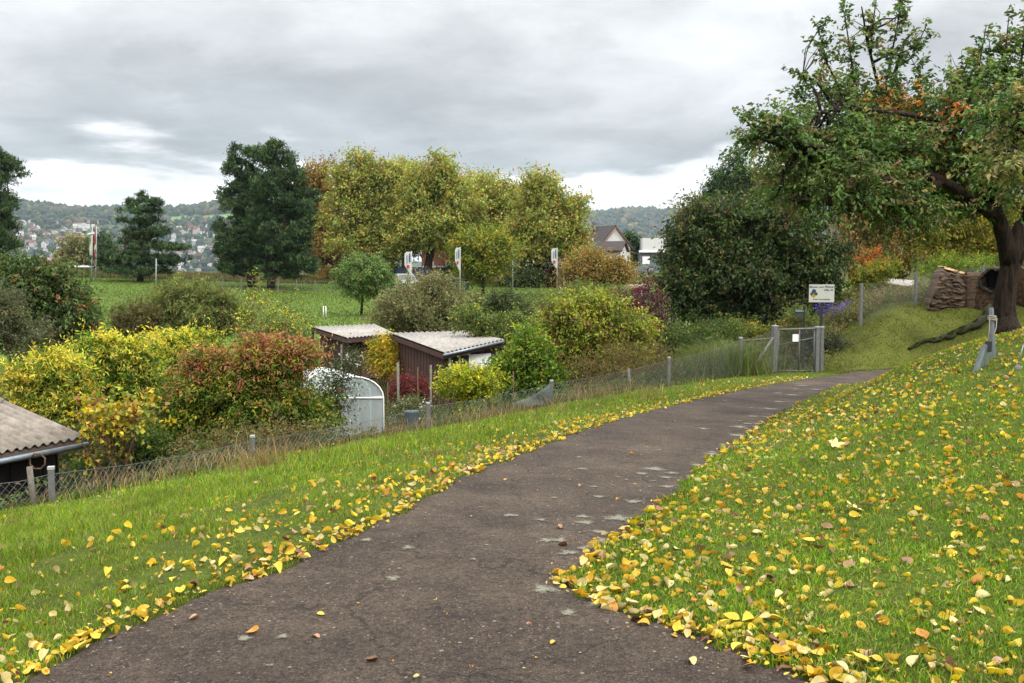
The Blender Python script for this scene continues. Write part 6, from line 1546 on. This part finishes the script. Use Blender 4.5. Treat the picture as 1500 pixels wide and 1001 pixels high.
    mb = MB(); mb.box((x, d + 2, (zt + g) / 2 - .5), (2.4, 4, zt - g + .8)); mb.build('wall', M_BEIGE, root)
    mb = MB(); mb.box((x, d + 2, zt + .05), (2.9, 4.6, .22)); mb.build('roof', M_WHITE, root)
    for i in range(4):
        mb = MB(); mb.box((x - .9 + .6 * i, d - .03, zt - .6), (.3, .06, .6)); mb.build('window', M_GLASS, root)
    # dark green container near the banner
    d = 92; x, y = px2(676, d); g = h1(x, y); root = empty('green_container', (x, d, g), 'dark green container beside the banner at the brick house', 'container')
    mb = MB(); mb.box((x, d, g + .5), (1.4, 1.1, 1.0)); mb.build('bin_body', plain('dark_green_paint', (.012, .03, .02), .5, .2, 4), root); mb = MB(); mb.box((x, d, g + 1.06), (1.5, 1.2, .1), 0, 0, (.06, 0)); mb.build('lid', M_DARKMETAL, root)
    # pale driveway
    mb = MB(); V = []
    row = [(915, 410), (912, 398), (914, 388), (945, 388), (952, 398), (955, 410)]
    for px, d2 in ((912, 96), (918, 110), (922, 128)):
        for o_ in (0, 1, 2):
            x, y = px2(px + o_ * (18 - (d2 - 96) * .12), d2); V.append((x, y, h1(x, y) + .03))
    mb.poly(V, [(0, 1, 4, 3), (1, 2, 5, 4), (3, 4, 7, 6), (4, 5, 8, 7)], 0, True); tag(mb.build('driveway', plain('pinkish_paving', S(176, 160, 152, .6), .9, .12, 2)), kind='structure')
    # raised flower bed with dark red plants and a white post
    p = hit(937, 434); p = P(937, 432, 60); g = h1(p[0], 60); root = empty('flower_trough', (p[0], 60, g), 'low trough of dark red plants with a short white post', 'flower trough')
    mb = MB(); mb.box((p[0], 60, p[2]), (1.05, .5, .3)); mb.box((p[0], 60, (p[2] + g) / 2 - .1), (.8, .3, max(.1, p[2] - g))); mb.build('trough', M_BROWNPL, root)
    pts = np.array([p[0], 60, p[2] + .28]) + RNG.normal(0, 1, (900, 3)) * [.33, .16, .12]; V, Q, C = leaf_quads(pts, RNG.normal(size=pts.shape), .09, .05, jitter(np.repeat(np.array([G(140, 62, 66)]), 900, 0), .25)); np_mesh('plants', V, Q, C, M_LEAF, root)
    mb = MB(); mb.tube([(p[0] + .08, 59.65, p[2] - .3), (p[0] + .08, 59.65, p[2] + .25)], .03, 6); mb.build('white_post', M_WHITE, root)
    # white sheet-roofed cold frame behind the right fence
    a = P(1312, 420, 38); root = empty('cold_frame', (a[0], 38, h1(a[0], 38)), 'low cold frame with pale sloping cover behind the right fence', 'cold frame')
    z = a[2]; mb = MB(); V = [P(1288, 414, 38.4), P(1345, 421, 37.4), P(1342, 411, 40), P(1300, 408, 40.4)]; V2 = [v - np.array([0, 0, .05]) for v in V]; mb.poly(V + V2, [(0, 1, 2, 3), (7, 6, 5, 4), (0, 4, 5, 1), (1, 5, 6, 2), (2, 6, 7, 3), (3, 7, 4, 0)]); mb.build('cover', M_ROOF, root)
    mb = MB(); V = [v - np.array([0, 0, .055]) + (np.mean(V, 0) - v) * .06 for v in V]; V2 = [np.array([v[0], v[1], h1(v[0], v[1]) - .1]) for v in V]; mb.poly(V + V2, [(0, 4, 5, 1), (1, 5, 6, 2), (2, 6, 7, 3), (3, 7, 4, 0)]); mb.build('frame', M_DARKWOOD, root)
buildings()

def car(label, px, d, rz, paint, L=4.3, W=1.75, Hh=1.45, van=False):
    x, y = px2(px, d); g = h1(x, y); root = empty('parked_car' if not van else 'parked_van', (x, y, g), label, 'car' if not van else 'van', 'cars parked behind the meadow')
    R = Matrix.Rotation(rz, 3, 'Z'); T = lambda a, b, c: Vector((x, y, g)) + R @ Vector((a, b, c))
    if van: prof = [(-2.1, .3), (-2.15, .9), (-2.05, 1.75), (-1.7, 1.9), (.9, 1.9), (1.45, 1.2), (2.05, 1.0), (2.15, .6), (2.1, .3)]
    else: prof = [(-2.1, .3), (-2.15, .75), (-1.95, .95), (-1.5, 1.4), (-1.1, 1.47), (.3, 1.45), (1.0, .98), (1.85, .82), (2.12, .6), (2.1, .3)]
    mb = MB(); V = []
    for s in (-1, 1):
        for a, c in prof: V.append(T(a, s * (W / 2 - (.16 if c > 1.1 else 0)), c))
    n = len(prof); mb.poly(V, [tuple(range(n)), tuple(range(n, 2 * n))[::-1]] + [(i, n + i, n + (i + 1) % n, (i + 1) % n) for i in range(n)]); mb.build('body', paint, root)
    zt = 1.75 if van else 1.36; x0, x1 = (-1.9, .9) if van else (-1.5, .35); xb = 1.3 if van else .85
    mb = MB()
    for s in (-1, 1): 
        wy = s * (W / 2 - .035); wt = s * (W / 2 - .13)
        mb.poly([T(x0 - .1, wy, 1.0), T(xb, wy, 1.0), T(x1, wt, zt), T(x0 + .1, wt, zt)], [(0, 1, 2, 3)])
    mb.build('side_window', M_GLASS, root)
    mb = MB(); xe = .42 if not van else 1.02
    mb.poly([T(xe + (.55 if not van else .43), -W / 2 + .12, 1.03 if not van else 1.24), T(xe + (.55 if not van else .43), W / 2 - .12, 1.03 if not van else 1.24), T(xe, W / 2 - .2, zt + .04), T(xe, -W / 2 + .2, zt + .04)], [(0, 1, 2, 3)]); mb.build('windscreen', M_GLASS, root)
    for a in (-1.3, 1.3):
        for s in (-1, 1):
            mb = MB(); mb.tube([T(a, s * (W / 2 - .2), .31), T(a, s * (W / 2 + .01), .31)], .31, 14); w = mb.build('wheel', M_DARKMETAL, root)
            mb = MB(); mb.tube([T(a, s * (W / 2 + .012), .31), T(a, s * (W / 2 + .02), .31)], .19, 10); f = mb.build('rim', M_STEEL, None); f.parent = w; f.location = -wpos(root)
    for s in (-1, 1): mb = MB(); mb.box(T(2.09, s * .6, .68), (.08, .3, .14), rz); mb.build('headlight', M_WHITE, root)
silver = plain('silver_car_paint', S(190, 194, 196, .6), .3, .05, 2, metal=.3); navy = plain('navy_car_paint', (.012, .016, .05), .3, .1, 2)
car('silver car parked left of the leftmost banner flag', 593, 95, math.radians(-70), silver)
car('dark navy van parked behind the leftmost banner flag', 612, 101, math.radians(-20), navy, van=True)
car('white car parked under the airy plane tree', 787, 104, math.radians(-12), M_WHITE)

# ------------------------------------------------------------------ far town and woods
def town():
    n = 0
    protos = []
    def house_mesh(w, dp, e, r, wall, roof):
        mb = MB(); h, dd = w / 2, dp / 2
        mb.poly([(-h, -dd, -6), (h, -dd, -6), (h, -dd, e), (0, -dd, r), (-h, -dd, e), (-h, dd, -6), (h, dd, -6), (h, dd, e), (0, dd, r), (-h, dd, e)], [(0, 1, 2, 3, 4), (9, 8, 7, 6, 5), (1, 6, 7, 2), (0, 4, 9, 5)], 0)
        for s in (-1, 1):
            mb.poly([(0, -dd - .6, r + .05), (s * (h + .7), -dd - .6, e - .3), (s * (h + .7), dd + .6, e - .3), (0, dd + .6, r + .05), (0, -dd - .6, r + .45), (s * (h + .7), -dd - .6, e + .1), (s * (h + .7), dd + .6, e + .1), (0, dd + .6, r + .45)], [(0, 1, 2, 3), (7, 6, 5, 4), (0, 4, 5, 1), (1, 5, 6, 2), (3, 2, 6, 7)], 1)
        for fl in range(int(e // 2.8)):
            for k in range(int(w // 3)):
                xx = -h + 1.7 + 3 * k; zz = 1.6 + fl * 2.8
                mb.poly([(xx - .6, -dd - .05, zz - .7), (xx + .6, -dd - .05, zz - .7), (xx + .6, -dd - .05, zz + .7), (xx - .6, -dd - .05, zz + .7)], [(0, 1, 2, 3)], 2)
        o = mb.build('hillside_house', [wall, roof, M_GLASS]); me = o.data; bpy.data.objects.remove(o, do_unlink=True); return me
    walls = [('white', plain('far_white', (.5, .5, .5), .8, .05, .3)), ('white', None), ('cream', plain('far_cream', (.42, .4, .34), .8, .05, .3)), ('grey', plain('far_grey', (.4, .42, .44), .8, .05, .3)), ('pink', plain('far_pink', (.38, .32, .30), .8, .05, .3))]
    walls[1] = ('white', walls[0][1])
    roofs = [('brown', plain('far_brown_roof', S(104, 86, 80, .45), .9, .1, .3)), ('dark', plain('far_dark_roof', S(90, 88, 92, .55), .9, .1, .3)), ('red', plain('far_red_roof', S(136, 96, 86, .45), .9, .1, .3)), ('pale', plain('far_pale_roof', S(180, 176, 172, .6), .9, .1, .3))]
    P_ = []
    for wn, wm in walls:
        for rn, rm in roofs:
            w = RNG.uniform(9, 17); P_.append((f'{wn} walled house with {rn} roof', house_mesh(w, RNG.uniform(9, 13), RNG.uniform(5, 10), 0 + RNG.uniform(10.5, 13), wm, rm), f'{wn} houses with {rn} roofs on the far hillside'))
    mb = None
    taken = []
    tries = 0
    while n < 290 and tries < 6000:
        tries += 1
        if RNG.random() < .62: px = RNG.uniform(26, 150)
        else: px = RNG.uniform(240, 345)
        py = RNG.uniform(327, 412)
        if RNG.random() < .45 * sstep(345, 325, py): continue
        r = ray(px, py); ds = np.linspace(1100, 2900, 400); pts = r[None] * (ds / r[1])[:, None]
        hh = H(pts[:, 0], pts[:, 1]); bl = (pts[:, 2] + EYE) < hh
        if not bl.any(): continue
        i = int(np.argmax(bl)); x, y = pts[i, 0], pts[i, 1]
        if any((x - a) ** 2 + (y - b) ** 2 < 16 ** 2 for a, b in taken): continue
        taken.append((x, y))
        lab, me, grp = P_[RNG.integers(len(P_))]
        o = bpy.data.objects.new('hillside_house', me); COL.objects.link(o); o.location = (x, y, hh[i]); o.rotation_euler = (0, 0, RNG.choice([0, .4, -.5, 1.57, 1.2, -1.1])); s = RNG.uniform(.5, .95) * (y / 2000) ** .5; o.scale = (s, s, s * RNG.uniform(.8, 1.2))
        tag(o, lab + ' among many on the far hillside', 'house', grp); n += 1
    print('houses', n)
    # woods on the far hills: many rounded tree crowns in one mass
    ico = []
    import bmesh
    bm = bmesh.new(); bmesh.ops.create_icosphere(bm, subdivisions=1, radius=1); iv = np.array([v.co[:] for v in bm.verts]); it = np.array([[v.index for v in f.verts] for f in bm.faces]); bm.free()
    X = []; 
    m = 26000
    px = RNG.uniform(-60, 1560, m); d = RNG.uniform(900, 4300, m) 
    x = (px - 750) / F * d; z = H(x, d)
    py = 395 - (z - EYE) / d * F
    n1 = vnoise(x, d, 130, 81)
    hillL = (px < 480) & (d < 3050); townz = hillL & (py > 325)
    fld = (np.abs(px - 295) < 60) & (np.abs(z - 118) < 14)
    k = ((hillL & ~townz & ~fld) & (RNG.random(m) < .95)) | (townz & (RNG.random(m) < .75) & (n1 > .22)) | ((px > 840) & (d > 1500) & (n1 > .25))
    x, d, z, px = x[k], d[k], z[k], px[k]; q = len(x); print('wood', q)
    R = RNG.uniform(5, 10, q) * (d / 2300) ** .7
    cols = jitter(pal_cols(q, [(S(58, 78, 58, .45), 6), (S(76, 92, 60, .45), 3), (S(110, 100, 66, .42), .8), (S(140, 120, 70, .42), .4), (S(44, 62, 50, .45), 3)]), .18)
    patch = vnoise(x, d, 90, 83)[:, None]; cols = np.where(patch > .72, cols * .6 + np.array(S(130, 108, 68, .45)) * .4, cols)
    V = iv[None] * (R[:, None, None] * np.stack([RNG.uniform(.8, 1.2, q), RNG.uniform(.8, 1.2, q), RNG.uniform(.9, 1.5, q)], 1)[:, None]) * (1 + RNG.normal(0, .12, (q, len(iv), 1))) + np.stack([x, d, z + R * .6], 1)[:, None]
    T = it[None] + (np.arange(q) * len(iv))[:, None, None]
    tag(np_mesh('distant_woods', V.reshape(-1, 3), T.reshape(-1, 3), np.repeat(cols, len(iv), 0), M_FLAT, None, False), 'dense mixed woods covering the far hills', 'woods', kind='stuff')
town()

# ------------------------------------------------------------------ haze
def haze():
    mb = MB(); x0, x1, y0, y1, z0, z1 = -4700, 4700, -300, 5100, -90, 380
    mb.poly([(x0, y0, z0), (x1, y0, z0), (x1, y1, z0), (x0, y1, z0), (x0, y0, z1), (x1, y0, z1), (x1, y1, z1), (x0, y1, z1)], [(3, 2, 1, 0), (4, 5, 6, 7), (0, 1, 5, 4), (1, 2, 6, 5), (2, 3, 7, 6), (3, 0, 4, 7)])
    m = bpy.data.materials.new('haze_air'); m.use_nodes = True; nt = m.node_tree; nt.nodes.clear()
    o = nt.nodes.new('ShaderNodeOutputMaterial'); v = nt.nodes.new('ShaderNodeVolumePrincipled'); v.inputs['Color'].default_value = (.72, .87, 1, 1); v.inputs['Density'].default_value = .00006
    nt.links.new(v.outputs[0], o.inputs['Volume'])
    tag(mb.build('haze', m), 'thin pale haze over the far hills', 'haze', kind='stuff')
haze()
